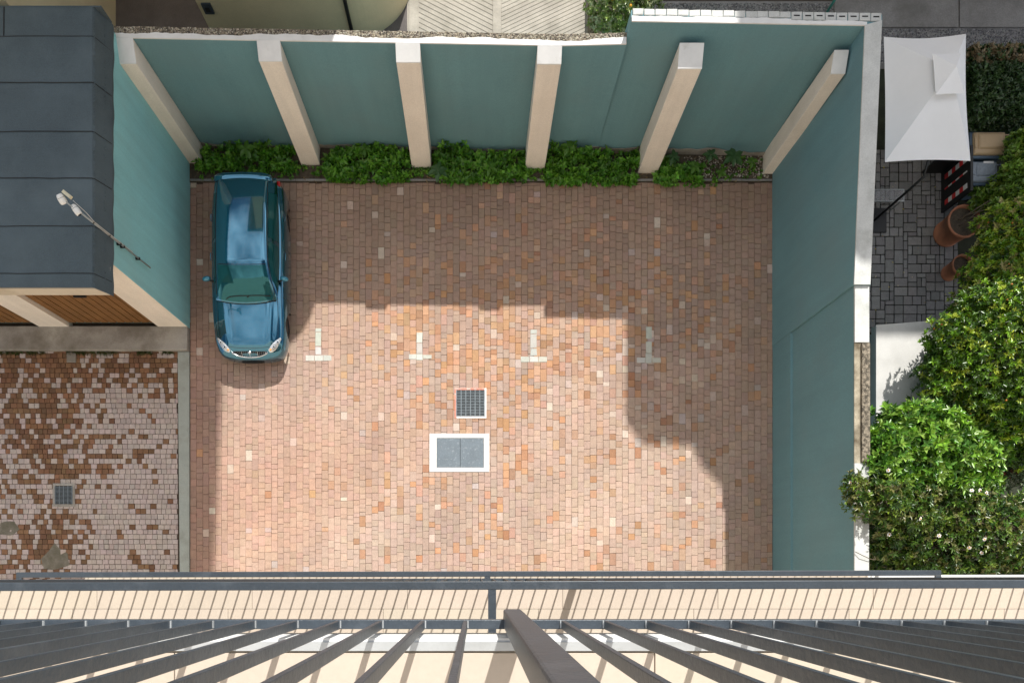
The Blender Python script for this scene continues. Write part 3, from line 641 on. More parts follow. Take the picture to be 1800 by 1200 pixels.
for i, rev in ((0, False), (len(STd)-1, True)):
    loop = [i*ns+j for j in range(ns)] + [off+i*ns+j for j in range(ns-1, 0, -1)]
    fs.append(tuple(loop[::-1] if rev else loop))
body = MB().add(full, fs).build('body', cp, car, smooth=True)
# merge the centre seam so that shading is smooth
import bmesh
bm = bmesh.new(); bm.from_mesh(body.data); bmesh.ops.remove_doubles(bm, verts=bm.verts, dist=0.0005); bmesh.ops.recalc_face_normals(bm, faces=bm.faces); bm.to_mesh(body.data); bm.free()
for wt, wz, wr in WA:
    for s_ in (-1, 1):
        c = Vector(W3((s_*0.72, wt, wz))); Mx = Matrix.Translation(c) @ Matrix.Rotation(R(90)*s_, 4, 'Y')
        wh = MB().lathe([(0.17,-.09),(0.29,-.09),(0.31,-.06),(0.31,.06),(0.29,.09),(0.215,.09),(0.20,.06)], 32, Mx).build('wheel', rubber, car, smooth=True)
        MB().lathe([(0.205,.062),(0.19,.085),(0.17,.07),(0.06,.06),(0.05,.08),(0,.085)], 32, Mx).build('rim', rimm, wh, smooth=True)
# greenhouse
GS = [ # t, roof half width, roof z, belt half width, belt z, crown
 (1.34,0.70,0.895,0.725,0.875,0.0),(1.55,0.675,1.005,0.755,0.87,0.025),(1.80,0.635,1.130,0.775,0.875,0.03),(2.06,0.60,1.235,0.785,0.88,0.035),(2.20,0.592,1.262,0.79,0.882,0.04),(2.7,0.590,1.285,0.79,0.89,0.042),
 (3.2,0.588,1.275,0.785,0.90,0.04),(3.6,0.586,1.245,0.775,0.915,0.038),(3.95,0.582,1.20,0.755,0.925,0.034),(4.05,0.58,1.165,0.745,0.925,0.028),(4.13,0.575,1.06,0.735,0.925,0.02),(4.21,0.57,0.93,0.72,0.92,0.01)]
GSd = catmull(GS, 10)
def gh(t, v):        # v 0..1 across the top to the rail, 1..2 down the side
    i = int(np.searchsorted(GSd[:,0], t)); i = min(max(i,1), len(GSd)-1); a, b = GSd[i-1], GSd[i]; k = (t-a[0])/(b[0]-a[0]); r_ = a+(b-a)*min(1,max(0,k))
    _, wr, zr, wb, zb, cr_ = r_
    rd = 0.055
    if v <= 1: x = wr*v; z = zr+cr_*(1-v*v) - rd*0.35*max(0,(v-0.82)/0.18)**2
    else:
        u = v-1; bul = 0.03*math.sin(math.pi*u); x = wr+(wb-wr)*u+bul; z = (zr-rd*0.35)+(zb-zr+rd*0.35)*u
    bow = 0.11*(1-(x/0.78)**2)*max(0, min(1, (2.3-t)/0.6))       # curved windscreen base
    bow_r = 0.02*(1-(x/0.7)**2)*max(0, min(1, (t-3.7)/0.4))
    return (x, t-bow+bow_r, z)
def gpatch(t0, t1, v0, v1, name, m, parent, off=0.0, nt_=24, nv=10, both=False, tf=None):
    res = []
    for s_ in ((1,-1) if both else (1,)):
        v_ = []; f_ = []
        for i in range(nt_+1):
            for j in range(nv+1):
                vv = v0+(v1-v0)*j/nv; ta, tb = (t0, t1) if tf is None else tf(vv); t = ta+(tb-ta)*i/nt_
                x, y, z = gh(t, abs(vv)); x = x if vv >= 0 else -x
                if off:
                    e = 1e-3; a_ = np.array(gh(t+e, abs(vv)))-np.array(gh(t-e, abs(vv))); b_ = np.array(gh(t, abs(vv)+e))-np.array(gh(t, max(0,abs(vv)-e)))
                    n_ = np.cross(b_, a_); n_ /= (np.linalg.norm(n_)+1e-9)
                    if n_[2] < 0 and abs(vv) <= 1.05: n_ = -n_
                    if abs(vv) > 1.05 and n_[0] < 0: n_ = -n_
                    nx_ = n_[0] if vv >= 0 else -n_[0]; x += nx_*off; y += n_[1]*off; z += n_[2]*off
                v_.append(W3((x*s_, y, z)))
        for i in range(nt_):
            for j in range(nv):
                q = (i*(nv+1)+j, i*(nv+1)+j+1, (i+1)*(nv+1)+j+1, (i+1)*(nv+1)+j)
                f_.append(q if s_ > 0 else q[::-1])
        res.append(MB().add(v_, f_).build(name, m, parent, smooth=True))
    return res
shell = gpatch(1.34, 4.21, -2, 2, 'cabin_shell', cp, car, 0, 90, 48)[0]
gpatch(1.37, 2.04, -0.93, 0.93, 'windscreen', gl, car, 0.005, 24, 24)
gpatch(4.075, 4.185, -0.86, 0.86, 'rear_window', gl, car, 0.005, 20, 24)
def sw(vv):   # side glass outline
    u = vv-1; return (1.72-0.30*u+0.05, 2.56)
gpatch(0, 0, 1.10, 1.93, 'side_window', gl, car, 0.006, 16, 8, True, sw)
gpatch(0, 0, 1.10, 1.93, 'side_window', gl, car, 0.006, 16, 8, True, lambda vv: (2.66, 3.72+0.08*(vv-1)))
# roof edge mouldings
for s_ in (-1, 1):
    MB().tube([W3((s_*gh(t,1.04)[0], gh(t,1.04)[1], gh(t,1.04)[2]+0.004)) for t in np.linspace(1.45, 4.02, 26)], 0.008, 6).build('roof_moulding', rubber, car, smooth=True)
    MB().tube([W3((s_*(srow(t)[1]*0.885), t, surf(t, srow(t)[1]*0.885)+0.001)) for t in np.linspace(0.42, 3.95, 30)], 0.0045, 6).build('shut_line', rubber, car, smooth=True)
    MB().tube([W3((s_*(0.69+0.05*math.sin(k)), t, surf(t, 0.69)+0.001)) for k, t in zip(np.linspace(0,1.5,20), np.linspace(0.30, 1.40, 20))], 0.004, 6).build('hood_gap', rubber, car, smooth=True)
    for td in (1.42, 2.62, 3.5):
        MB().tube([W3((s_*(body_pt(srow(td), q)[0]+0.0005), td, body_pt(srow(td), q)[2])) for q in SEC[22:46]], 0.0045, 6).build('door_gap', rubber, car, smooth=True)
    for td in (2.42, 3.36):
        r_ = srow(td); z = 0.76; MB().tube([W3((s_*(r_[1]*0.965), td-0.1, z)), W3((s_*(r_[1]*0.965+0.012), td-0.08, z)), W3((s_*(r_[1]*0.965+0.012), td+0.06, z)), W3((s_*(r_[1]*0.965), td+0.08, z))], 0.012, 8).build('door_handle', cp, car, smooth=True)
MB().tube([W3((x, 0.235+0.20*(abs(x)/0.69)**2.2*0.4, surf(0.235+0.08*(abs(x)/0.69)**2.2, x)+0.002)) for x in np.linspace(-0.69,0.69,24)], 0.005, 6).build('hood_gap', rubber, car, smooth=True)
MB().tube([W3((x, gh(2.05,min(1,abs(x)/0.6))[1]+0.004, gh(2.05,min(1,abs(x)/0.6))[2]+0.004)) for x in np.linspace(-0.56,0.56,20)], 0.007, 6).build('windscreen_seal', rubber, car, smooth=True)
# cowl and wipers
cw = MB(); xs = np.linspace(-0.70, 0.70, 22); v_ = []
for x in xs:
    bow = 0.11*(1-(x/0.78)**2)
    for d, dz in ((1.385-bow, 0.016), (1.325-bow, 0.010)): v_.append(W3((x, d, max(surf(d, x), gh(1.36,min(1,abs(x)/0.7))[2]*0.0)+dz)))
cw.add(v_, [(2*i,2*i+1,2*i+3,2*i+2) for i in range(21)]).build('cowl', rubber, car)
for (xa, xb) in ((-0.45,0.10),(0.05,0.60)):
    pts = []
    for k in range(8):
        x = xa+(xb-xa)*k/7; t = 1.43 - 0.03*(k == 0) + 0.02*math.sin(k/7*3.1)+0.055*(k/7 if xa < 0 else 1-k/7); g_ = gh(t, min(1,abs(x)/0.69)); pts.append(W3((g_[0]*(1 if x >= 0 else -1), g_[1], g_[2]+0.02)))
    MB().tube(pts, 0.011, 6).build('wiper', rubber, car, smooth=True)
# lamps, grille, bumper line
def noseP(t, x, o_=0.006): return W3((x, t, surf(t, x)+o_))
for s_ in (-1, 1):
    v_ = []; n1, n2 = 12, 6
    for i in range(n1+1):
        u = i/n1; xc = 0.47+0.295*u; tc_ = 0.175+0.30*u**1.35; wd = 0.062*math.sin(math.pi*min(0.93,0.12+0.84*u))+0.012
        for j in range(n2+1):
            k = j/n2-0.5; tt = tc_+k*1.6*wd; xx = xc-k*0.9*wd
            xx = min(xx, srow(tt)[1]*0.965)
            v_.append(W3((s_*xx, tt, surf(tt, xx)+0.007+0.012*(1-(2*k)**2))))
    f_ = [(i*(n2+1)+j, i*(n2+1)+j+1, (i+1)*(n2+1)+j+1, (i+1)*(n2+1)+j) for i in range(n1) for j in range(n2)]
    hl = MB().add(v_, f_ if s_ < 0 else [q[::-1] for q in f_]).build('headlight', clear, car, smooth=True)
    for u in (0.42, 0.75):
        x_, t_ = 0.47+0.295*u, 0.175+0.30*u**1.35; c = Vector(W3((s_*x_, t_, surf(t_, x_)+0.018)))
        MB().lathe([(0.036,0.0),(0.036,0.008),(0.028,0.008),(0.018,0.003),(0,0.001)], 16, Matrix.Translation(c)).build('reflector', chrome, hl, smooth=True)
        MB().lathe([(0.017,0.004),(0.010,0.009),(0,0.010)], 12, Matrix.Translation(c)).build('bulb', M['dark'], hl, smooth=True)
    c = Vector(W3((s_*0.515, 0.205, surf(0.205,0.515)+0.02))); MB().lathe([(0.026,0),(0.02,0.008),(0,0.010)], 12, Matrix.Translation(c)).build('turn_signal', amber, hl, smooth=True)
    c = W3((s_*0.66, 4.12, 0.80)); MB().block(c[0]-.12, c[0]+.12, c[1]-.05, c[1]+.07, 0.66, 0.84, 0.03).build('tail_light', redl, car)
g_ = []; n1 = 20
for i in range(n1+1):
    x = -0.42+0.84*i/n1; e = (x/0.42)**2
    for t in (0.045+0.085*e**1.3, 0.17+0.0*e): g_.append(W3((x, min(t,0.168) if t < .16 else t, surf(t, x)+0.005)))
gq = MB().add(g_, [(2*i,2*i+2,2*i+3,2*i+1) for i in range(n1)]).build('grille', M['dark'], car)
for k in range(17):
    x = -0.38+0.76*k/16; e = (x/0.42)**2; ta = 0.06+0.085*e**1.3
    MB().tube([noseP(ta, x, .010), noseP(0.16, x, .010)], 0.006, 5).build('bar', rimm if k % 4 else chrome, gq)
MB().tube([noseP(0.16,-.425,.012)]+[noseP(0.045+0.085*((x/0.42)**2)**1.3, x, .012) for x in np.linspace(-0.42,0.42,20)]+[noseP(0.16,.425,.012)], 0.014, 8).build('grille_chrome', chrome, car, smooth=True)
MB().lathe([(0.045,0),(0.04,0.014),(0,0.018)], 20, Matrix.Translation(Vector(noseP(0.15,0,.012)))).build('badge', chrome, car, smooth=True)
MB().tube([W3((x, 0.0+0.02*(abs(x)/0.3)**2, 0.36)) for x in np.linspace(-0.26,0.26,8)], 0.05, 6).build('bumper_intake', M['dark'], car)
# mirrors, spoiler, aerial
for s_ in (-1, 1):
    c = Vector(W3((s_*0.925, 1.80, 0.955))); mb = MB(); Mx = Matrix.Translation(c) @ Matrix.Rotation(R(-12*s_),4,'Z') @ Matrix.Diagonal((0.105,0.062,0.07,1))
    prof = [(math.sin(a_), -math.cos(a_)) for a_ in np.linspace(0.0, math.pi, 11)]
    mi = mb.lathe(prof, 18, Mx).build('mirror', mat('mirror_paint', (0.03,0.22,0.34), 0.3, 0, 1, 0, metal=0.4, coat=1.0) if s_ < 0 else bpy.data.materials['mirror_paint'], car, smooth=True)
    MB().tube([W3((s_*0.78, 1.76, 0.89)), W3((s_*0.90, 1.79, 0.945))], 0.025, 8).build('stalk', rubber, mi, smooth=True)
sp = []; n1 = 20; prof = [(-0.085,0.0),(-0.05,0.03),(0.03,0.042),(0.10,0.03),(0.115,0.0),(0.02,-0.02)]
for i in range(n1+1):
    x = -0.665+1.33*i/n1; e = (x/0.665)**2; z = 1.165-0.045*e**4; t = 4.075+0.03*(1-e)
    for (d, dz) in prof: sp.append(W3((x, t+d*(1-0.25*e**3), z+dz)))
k_ = len(prof); f_ = [(i*k_+j, i*k_+(j+1)%k_, (i+1)*k_+(j+1)%k_, (i+1)*k_+j) for i in range(n1) for j in range(k_)] + [tuple(range(k_))[::-1], tuple(range(n1*k_, (n1+1)*k_))]
MB().add(sp, f_).build('spoiler', cp, car, smooth=True)
for s_ in (-1, 1): MB().box(CX+s_*0.66-.02, CX+s_*0.66+.02, CYF+4.04, CYF+4.10, 0.95, 1.14).build('spoiler_post', cp, car)
MB().box(CX-0.7, CX+0.7, CYF+0.6, CYF+3.7, 0.2, 0.5).build('underbody', M['dark'], car)

# ------------------------------------------------------------------ own building and its balconies
ab = thing('apartment_building', 'apartment building with pale tiled balconies at the bottom of the view', 'building', (0, -2, 0))
MB().box(-16, 16, -2.6, -1.9, -0.2, 24).build('wall', M['cream'], ab)
PLK = (0.515,0.445,0.37)
def balcony(x0, x1, yf, z, pw, pl, xa, xb, ydeep):
    sl = MB().box(x0, x1, -1.899, yf, z-0.22, z-0.012).build('balcony_slab', M['cream'], ab)
    y = yf-0.004
    while y > ydeep:
        x = xa - random.uniform(0, pl)
        while x < xb:
            q0, q1 = max(x, x0), min(x+pl, x1)
            if q1-q0 > 0.05: MB().block(q0+.0015, q1-.0015, max(y-pw,-1.89)+.0015, y-.0015, z-0.0119, z+random.uniform(-.0006,.0006), 0.001, jcol(PLK, 0.035, 0.012)).build('floor_plank', M['plank'], sl)
            x += pl
        y -= pw
    return sl
F0, F1, F2 = 16.21, 12.46, 8.96
s0 = balcony(-4.2, 4.2, -0.2035, F0, 0.20, 1.2, -2.2, 2.2, -1.0)
MB().box(-4.2, 4.2, -0.203, -0.1815, F0-0.03, F0+0.004).build('flashing', M['galv'], s0)
MB().box(-4.2, 4.2, -0.181, -0.1725, F0-0.16, F0-0.004).build('drip_edge', M['white'], s0)
s1 = balcony(-5.2, 6.5, -0.102, F1, 0.20, 1.2, -4.2, 5.2, -1.0)
s2 = balcony(-4.94, 4.94, -0.06, F2, 0.20, 1.2, -5, 5, -0.4)
MB().box(4.96, 9.2, -1.899, -0.072, F2-0.4, F2-0.05).build('ledge', M['white'], ab)

def rail_thing(label, loc): return thing('balcony_railing', label, 'railing', loc, None)
# nearest railing
r0 = rail_thing('nearest dark steel railing, its flat bars fanning out at the bottom edge', (0, -0.145, F0))
sc = FPX/1.9; ZR = CAM_H-1.9
Yr0, Yr1 = -88.5/sc, -105/sc
MB().box(-3.0, 3.0, Yr1, Yr0, ZR-0.03, ZR).build('bottom_rail', M['steel_paint'], r0, bevel=0.002)
MB().box(-3.0, 3.0, Yr1-0.012, Yr0-0.008, 17.30, 17.34).build('top_rail', M['steel_paint'], r0, bevel=0.003)
b0 = None
bxs = [(818-74.5*k-NX)/sc for k in range(0, 17)] + [(990+74.8*k-NX)/sc for k in range(0, 17)]
for xx in bxs:
    if b0 is None: b0 = MB().box(-0.0055, 0.0055, Yr1+0.145, Yr0+0.145-0.002, 0, 17.30-ZR+0.03).build('baluster', M['steel_paint'], None, (0,0,0), bevel=0.0015); o = b0
    else: o = b0.copy(); COL.objects.link(o)
    o.parent = r0; o.location = (xx, 0, ZR-0.03-F0)
X0, X1 = (885.5-NX)/sc, (918-NX)/sc
post = MB().box(X0, X1, -0.158, -0.1075, ZR-0.035, 17.45).build('post', M['steel_paint'], r0, bevel=0.005)
MB().box(X0+0.012, X1-0.012, -0.1724, -0.159, ZR-0.13, ZR-0.02).build('post_bracket', M['steel_paint'], r0)
# weld beads at the bar feet
for k, xx in enumerate(bxs[:11]+bxs[17:28]):
    MB().box(xx+0.0056 if xx < 0 else xx-0.0086, xx+0.0086 if xx < 0 else xx-0.0056, Yr1+.003, Yr0-.002, ZR-0.001, ZR+0.006).build('weld', M['galv'], r0)

def lower_rail(label, ztop, zfl, yf, yb, x0, x1, sp, rot, armx=None, ends=False):
    t = rail_thing(label, (0, (yf+yb)/2, zfl)); ym = (yf+yb)/2
    MB().box(x0, x1, yb, yf, ztop-0.03, ztop).build('top_rail', M['steel_paint'], t, bevel=0.004)
    MB().box(x0, x1, ym+.004, ym+.028, zfl-0.13, zfl-0.10).build('bottom_rail', M['steel_paint'], t)
    n = int((x1-x0)/sp); p0 = None
    for i in range(n+1):
        xx = x0+0.02+i*sp
        if xx > x1: break
        if p0 is None: p0 = MB().box(-.0035, .0035, -0.010, 0.010, 0, ztop-0.03-zfl+0.10).build('baluster', M['steel_paint'], None, (0,0,0)); o = p0
        else: o = p0.copy(); COL.objects.link(o)
        o.parent = t; o.location = (xx, 0.016, -0.10)
    if armx: MB().box(armx[0], armx[1], armx[2], yb+.001, ztop-0.028, ztop-0.002).build('wall_arm', M['steel_paint'], t)
    if ends:
        for xx in (x0, x1-0.06): MB().box(xx, xx+0.06, -1.0, yb-.001, ztop-0.03, ztop-.001).build('end_rail', M['steel_paint'], t)
    for xx in (x0+0.03, (x0+x1)/2+0.12, x1-0.03):
        MB().box(xx-.02, xx+.02, ym+.002, ym+.03, zfl-0.13, ztop-0.031).build('post', M['steel_paint'], t)
    t.rotation_euler = (0, 0, rot); return t
z1 = CAM_H-4.4; k1 = 4.4/FPX
lower_rail('long dark railing of the middle balcony with a cross arm to the wall', z1, F1, -21*k1, -36*k1, -5.0, 6.3, 0.088, 0.0026, (20*k1, 34*k1, -0.425))
z2 = CAM_H-7.9; k2 = 7.9/FPX
lower_rail('thin dark railing of the lowest balcony, its right end stopping before the bushes', z2, F2, -3.5*k2, -13*k2, (28-NX)*k2, (1655-NX)*k2, 0.09, 0.0022, (14*k2, 24*k2, -0.2), True)

# ------------------------------------------------------------------ garden furniture and bins
ps = thing('parasol', 'white rectangular parasol with a vented top beside the right wall', 'parasol', (9.98, 8.75, -0.05))
zc = 2.1; q = [at(1553.5,65,zc), at(1698,60,zc), at(1706,283,zc), at(1555.5,285,zc)]
hub = at(1672,122,2.78)
def canopy(q, hub, n=14, sag=0.05, cut=0.0):
    v_ = []; f_ = []
    for s_ in range(4):
        a, b = q[s_], q[(s_+1)%4]; o = len(v_)
        for i in range(n+1):
            u = i/n
            for j in range(n+1):
                w_ = j/n; p = a.lerp(b, w_).lerp(hub, u*(1-cut)); c_ = (q[0]+q[1]+q[2]+q[3])/4
                ed = math.sin(math.pi*w_)*(1-u); p = p + (c_-p)*0.018*ed*2 + Vector((0,0,-sag*math.sin(math.pi*w_)*math.sin(math.pi*min(1,u+0.15))*(1-u)))
                v_.append(p)
        for i in range(n):
            for j in range(n): f_.append((o+i*(n+1)+j, o+i*(n+1)+j+1, o+(i+1)*(n+1)+j+1, o+(i+1)*(n+1)+j))
    return MB().add(v_, f_)
canopy(q, hub, 14, 0.05, 0.16).build('canopy', M['canvas'], ps, smooth=True)
zv = 2.72; qv = [at(1639,95,zv), at(1690,92.5,zv), at(1695,165,zv), at(1644.5,167,zv)]
canopy(qv, at(1682,116,2.92), 8, 0.015).build('vent_cap', M['canvas'], ps, smooth=True)
for p in q: MB().tube([p+Vector((0,0,-0.03)), hub+Vector((0,0,-0.16))], 0.010, 6).build('rib', M['black_plastic'], ps)
mtop = Vector((9.98, 8.75, 2.02)); MB().tube([Vector((9.98,8.75,-0.1)), mtop], 0.03, 12).build('mast', M['black_plastic'], ps, smooth=True)
MB().tube([mtop-Vector((0,0,.02)), Vector((10.1,9.3,2.05)), hub+Vector((0,0,-.35))], 0.025, 8).build('arm', M['black_plastic'], ps, smooth=True)
MB().box(9.68,10.28,8.45,9.05,-0.1,0.02).build('base', M['black_plastic'], ps)

tb = thing('glass_table', 'low clear glass table under the parasol mast by the wall', 'table', (10.2, 9.4, -0.05))
gm_ = bpy.data.materials.new('table_glass'); gm_.use_nodes = True; P_ = gm_.node_tree.nodes['Principled BSDF']
P_.inputs['Base Color'].default_value = (0.9,0.9,0.92,1); P_.inputs['Transmission Weight'].default_value = 0.85; P_.inputs['Roughness'].default_value = 0.12; P_.inputs['IOR'].default_value = 1.1
a, b = at(1528,353,0.5), at(1588,334,0.5)
MB().box(a.x, b.x, a.y, b.y, 0.485, 0.50).build('glass_top', gm_, tb)
for r_ in ((a.x,b.x,a.y-.02,a.y-.001),(a.x,b.x,b.y+.001,b.y+.02),(b.x+.001,b.x+.02,a.y-.02,b.y+.02)): MB().box(r_[0],r_[1],r_[2],r_[3],0.475,0.505).build('rim', M['pole'], tb)
for xx in (a.x+.03, b.x-.02):
    for yy in (a.y+.02, b.y-.02): MB().box(xx-.012, xx+.012, yy-.012, yy+.012, -0.1, 0.484).build('leg', M['pole'], tb)

def bin_(label, px, py, w_, d_, zt, lidm, cat='wheelie bin', lab=False):
    c = at(px, py, zt); t = thing('wheelie_bin', label, cat, (c.x, c.y, -0.05)); hx, hy = w_/2, d_/2
    MB().hexa([(c.x-hx*.8,c.y-hy*.8,0.02),(c.x+hx*.8,c.y-hy*.8,0.02),(c.x+hx*.8,c.y+hy*.8,0.02),(c.x-hx*.8,c.y+hy*.8,0.02),(c.x-hx,c.y-hy,zt-.1),(c.x+hx,c.y-hy,zt-.1),(c.x+hx,c.y+hy,zt-.1),(c.x-hx,c.y+hy,zt-.1)]).build('body', M['blue_plastic'], t, bevel=0.03)
    MB().block(c.x-hx-.02, c.x+hx+.02, c.y-hy-.03, c.y+hy+.02, zt-.10, zt-.06, 0.02).build('rim', M['blue_plastic'], t)
    ld = MB().block(c.x-hx+.04, c.x+hx, c.y-hy+.03, c.y+hy-.01, zt-.059, zt, 0.035).build('lid', lidm, t, bevel=0.02)
    MB().block(c.x-hx+.14, c.x+hx-.06, c.y-hy+.16, c.y+hy-.06, zt+.0005, zt+.03, 0.03).build('lid_panel', lidm, ld, bevel=0.012)
    MB().block(c.x-hx+.05, c.x-hx+.11, c.y-hy+.18, c.y+hy-.15, zt+.0005, zt+.02, 0.012).build('lid_grip', lidm, ld)
    for yy in (c.y-hy+.08, c.y+hy-.08): MB().tube([(c.x+hx-.02, yy, zt-.03), (c.x+hx+.09, yy, zt-.02)], 0.018, 6).build('hinge', lidm, t)
    MB().tube([(c.x+hx+.08, c.y-hy+.05, zt-.03), (c.x+hx+.08, c.y+hy-.05, zt-.03)], 0.016, 8).build('handle', M['blue_plastic'], t)
    for yy in (c.y-hy*.8, c.y+hy*.8-.05):
        MB().lathe([(0,-.025),(0.1,-.025),(0.1,.025),(0,.025)], 16, Matrix.Translation(Vector((c.x+hx*.85,yy+.02,0.05))) @ Matrix.Rotation(R(90),4,'X')).build('wheel', rubber, t, smooth=True)
    if lab: MB().box(c.x-.02, c.x+.22, c.y+hy-.10, c.y+hy-.015, zt+.0006, zt+.012).build('sticker', M['white_tape'], ld)
    return t
bin_('tan lidded bin between the parasol and the hedge', 1739, 252, 0.80, 0.58, 1.02, M['tan_plastic'])
bin_('slate blue bin with a worn grey lid half under the leaves', 1730, 302, 0.66, 0.52, 0.95, M['grey_lid'], lab=True)
bb = thing('striped_board', 'black upright board with three red and white striped strips', 'barrier board', (11.7, 9.4, -0.05))
MB().box(11.68, 11.74, 8.95, 10.02, -0.1, 1.05).build('board', M['black_plastic'], bb)
MB().box(11.2, 11.679, 9.95, 10.0, -0.1, 0.7).build('brace', M['black_plastic'], bb)
for yc, hw in ((9.13,0.06),(9.47,0.018),(9.77,0.06)):
    z = 0.12
    k = 0
    while z < 0.93:
        MB().box(11.672, 11.6795, yc-hw, yc+hw, z, z+0.135).build('stripe', M['red_tape'] if k % 2 == 0 else M['white_tape'], bb); z += 0.1352; k += 1

def pot(label, px, py, zt, rt, rbm):
    c = at(px, py); t = thing('plant_pot', label, 'plant pot', (c.x, c.y, -0.05))
    Mx = Matrix.Translation(Vector((c.x, c.y, -0.03)))
    MB().lathe([(rbm,0),(rbm*1.04,0.03),(rbm*1.04,0.06),(rbm,0.065),(rt*.93,zt-.06),(rt,zt-.055),(rt,zt),(rt*.9,zt),(rt*.86,zt-.1)], 40, Mx).build('shell', M['terracotta'], t, smooth=True)
    MB().lathe([(rt*.87,zt-.09),(0,zt-.08)], 40, Mx).build('soil', M['soil'], t)
    return t, c
p1, c1 = pot('larger terracotta pot with bare grey stems beside the grey pavers', 1664, 411, 0.70, 0.40, 0.32)
p2, c2 = pot('smaller terracotta pot partly under the bush', 1668, 480, 0.55, 0.25, 0.19)
for k in range(5):
    d = Vector((0.9+random.uniform(-.3,.5), 0.25+random.uniform(-.35,.5), 0.5+random.uniform(-.2,.4)))
    b = c1+Vector((random.uniform(-.1,.15), random.uniform(-.1,.15), 0.6)); MB().tube([b, b+d*0.5+Vector((0,0,.1)), b+d], [0.014,0.010,0.006], 6).build('stem', M['twig'], p1, smooth=True)

sh = thing('shed', 'low shed with a pale flat roof between the wall and the bushes', 'shed', (9.5, 4.2, 0))
zr = 2.0; pA, pB = at(1540,571,zr), at(1641,563,zr)
MB().hexa([(pA.x,2.3,zr-.2),(pB.x,2.3,zr-.2),(pB.x,pB.y,zr-.2),(pA.x,pA.y,zr-.2),(pA.x,2.3,zr),(pB.x,2.3,zr),(pB.x,pB.y,zr),(pA.x,pA.y,zr)]).build('roof', M['shed'], sh, bevel=0.008)
MB().hexa([(pB.x+.003,2.3,zr-.14),(pB.x+.15,2.3,zr-.14),(pB.x+.15,pB.y,zr-.14),(pB.x+.003,pB.y,zr-.14),(pB.x+.003,2.3,zr-.01),(pB.x+.15,2.3,zr-.05),(pB.x+.15,pB.y,zr-.05),(pB.x+.003,pB.y,zr-.01)]).build('gutter', M['galv'], sh)
MB().box(pA.x+.08, pB.x-.08, 2.4, pA.y-.1, -0.1, zr-.201).build('wall', M['shed'], sh)
st_ = thing('marker_post', 'thin teal post standing on the gravel beyond the wall', 'post', (8.55, 14.0, -0.07))
MB().tube([(8.75,13.9,-0.07),(8.75,13.9,0.9)], 0.03, 8).build('shaft', M['teal_paint'], st_, smooth=True)
tag(MB().add([(-.05,-.03,.04),(.06,-.01,.05),(.05,.04,.06),(-.03,.03,.045),(0,0,.075)], [(0,1,4),(1,2,4),(2,3,4),(3,0,4)]).build('plastic_scrap', M['blue'], None, None), 'small blue plastic scrap among the weeds at the kerb', 'litter', None, 'thing').location = at(806,303,0)

# ------------------------------------------------------------------ vegetation
def leaf_mesh(name, base, dirs, nrm, Ls, Ws, cols, parent, m=None, fold=0.18, droop=0.12):
    n = len(base); side_ = np.cross(dirs, nrm); side_ /= (np.linalg.norm(side_, axis=1, keepdims=True)+1e-9)
    up = np.cross(side_, dirs); L_ = Ls[:,None]; W_ = Ws[:,None]
    v0 = base; tip = base+dirs*L_-up*L_*droop; midp = base+dirs*L_*0.5+up*L_*0.04
    l = midp+side_*W_*0.5+up*W_*fold; r_ = midp-side_*W_*0.5+up*W_*fold
    V = np.stack([v0, l, tip, r_], axis=1).reshape(-1,3)
    o3 = np.array(parent['_o']) if parent is not None else np.zeros(3); V = V-o3
    i0 = np.arange(n)*4; F = np.stack([i0,i0+2,i0+1,i0,i0+3,i0+2], axis=1).reshape(-1)
    me = bpy.data.meshes.new(name); me.vertices.add(4*n); me.vertices.foreach_set('co', V.astype(np.float32).ravel())
    me.loops.add(6*n); me.loops.foreach_set('vertex_index', F.astype(np.int32)); me.polygons.add(2*n)
    me.polygons.foreach_set('loop_start', np.arange(2*n, dtype=np.int32)*3)
    me.update(calc_edges=True)
    ca = me.attributes.new('Col','FLOAT_COLOR','POINT'); C4 = np.concatenate([np.repeat(cols,4,axis=0), np.ones((4*n,1))], axis=1); ca.data.foreach_set('color', C4.astype(np.float32).ravel())
    me.materials.append(m or M['leaf']); me.validate()
    o = bpy.data.objects.new(name, me); COL.objects.link(o)
    if parent is not None: o.parent = parent
    o['_o'] = tuple(o3); return o
def norm(a): return a/(np.linalg.norm(a, axis=-1, keepdims=True)+1e-9)
def whorls(tips, axis, k, spread, L, W, palette, lv=0.3, cv=0.18):
    n = len(tips); ax = norm(axis); ref = norm(np.cross(ax, rng.normal(size=(n,3)))); ref2 = np.cross(ax, ref)
    B=[];D=[];N=[];C=[]
    pal = np.array(palette); ci = pal[rng.integers(0,len(pal),n)]
    ph = rng.uniform(0,6.28,n)
    for j in range(k):
        a = ph+2*math.pi*j/k+rng.normal(0,.25,n); rad = ref*np.cos(a)[:,None]+ref2*np.sin(a)[:,None]
        s_ = np.clip(spread+rng.normal(0,.18,n),0.1,1.4)[:,None]
        d = norm(ax*np.cos(s_*1.3)+rad*np.sin(s_*1.3)); B.append(tips+ax*rng.uniform(-.03,.01,n)[:,None]); D.append(d); N.append(norm(ax*1.0-d*np.sum(ax*d,axis=1,keepdims=True)+rad*-0.0+rng.normal(0,.15,(n,3))))
        C.append(ci*(1+rng.normal(0,cv,(n,1)))*(1+rng.normal(0,.05,(n,3))))
    B=np.concatenate(B);D=np.concatenate(D);N=np.concatenate(N);C=np.clip(np.concatenate(C),0.004,0.6); m_=len(B)
    return B,D,N,L*(1+rng.uniform(-lv,lv,m_)),W*(1+rng.uniform(-lv,lv,m_)),C
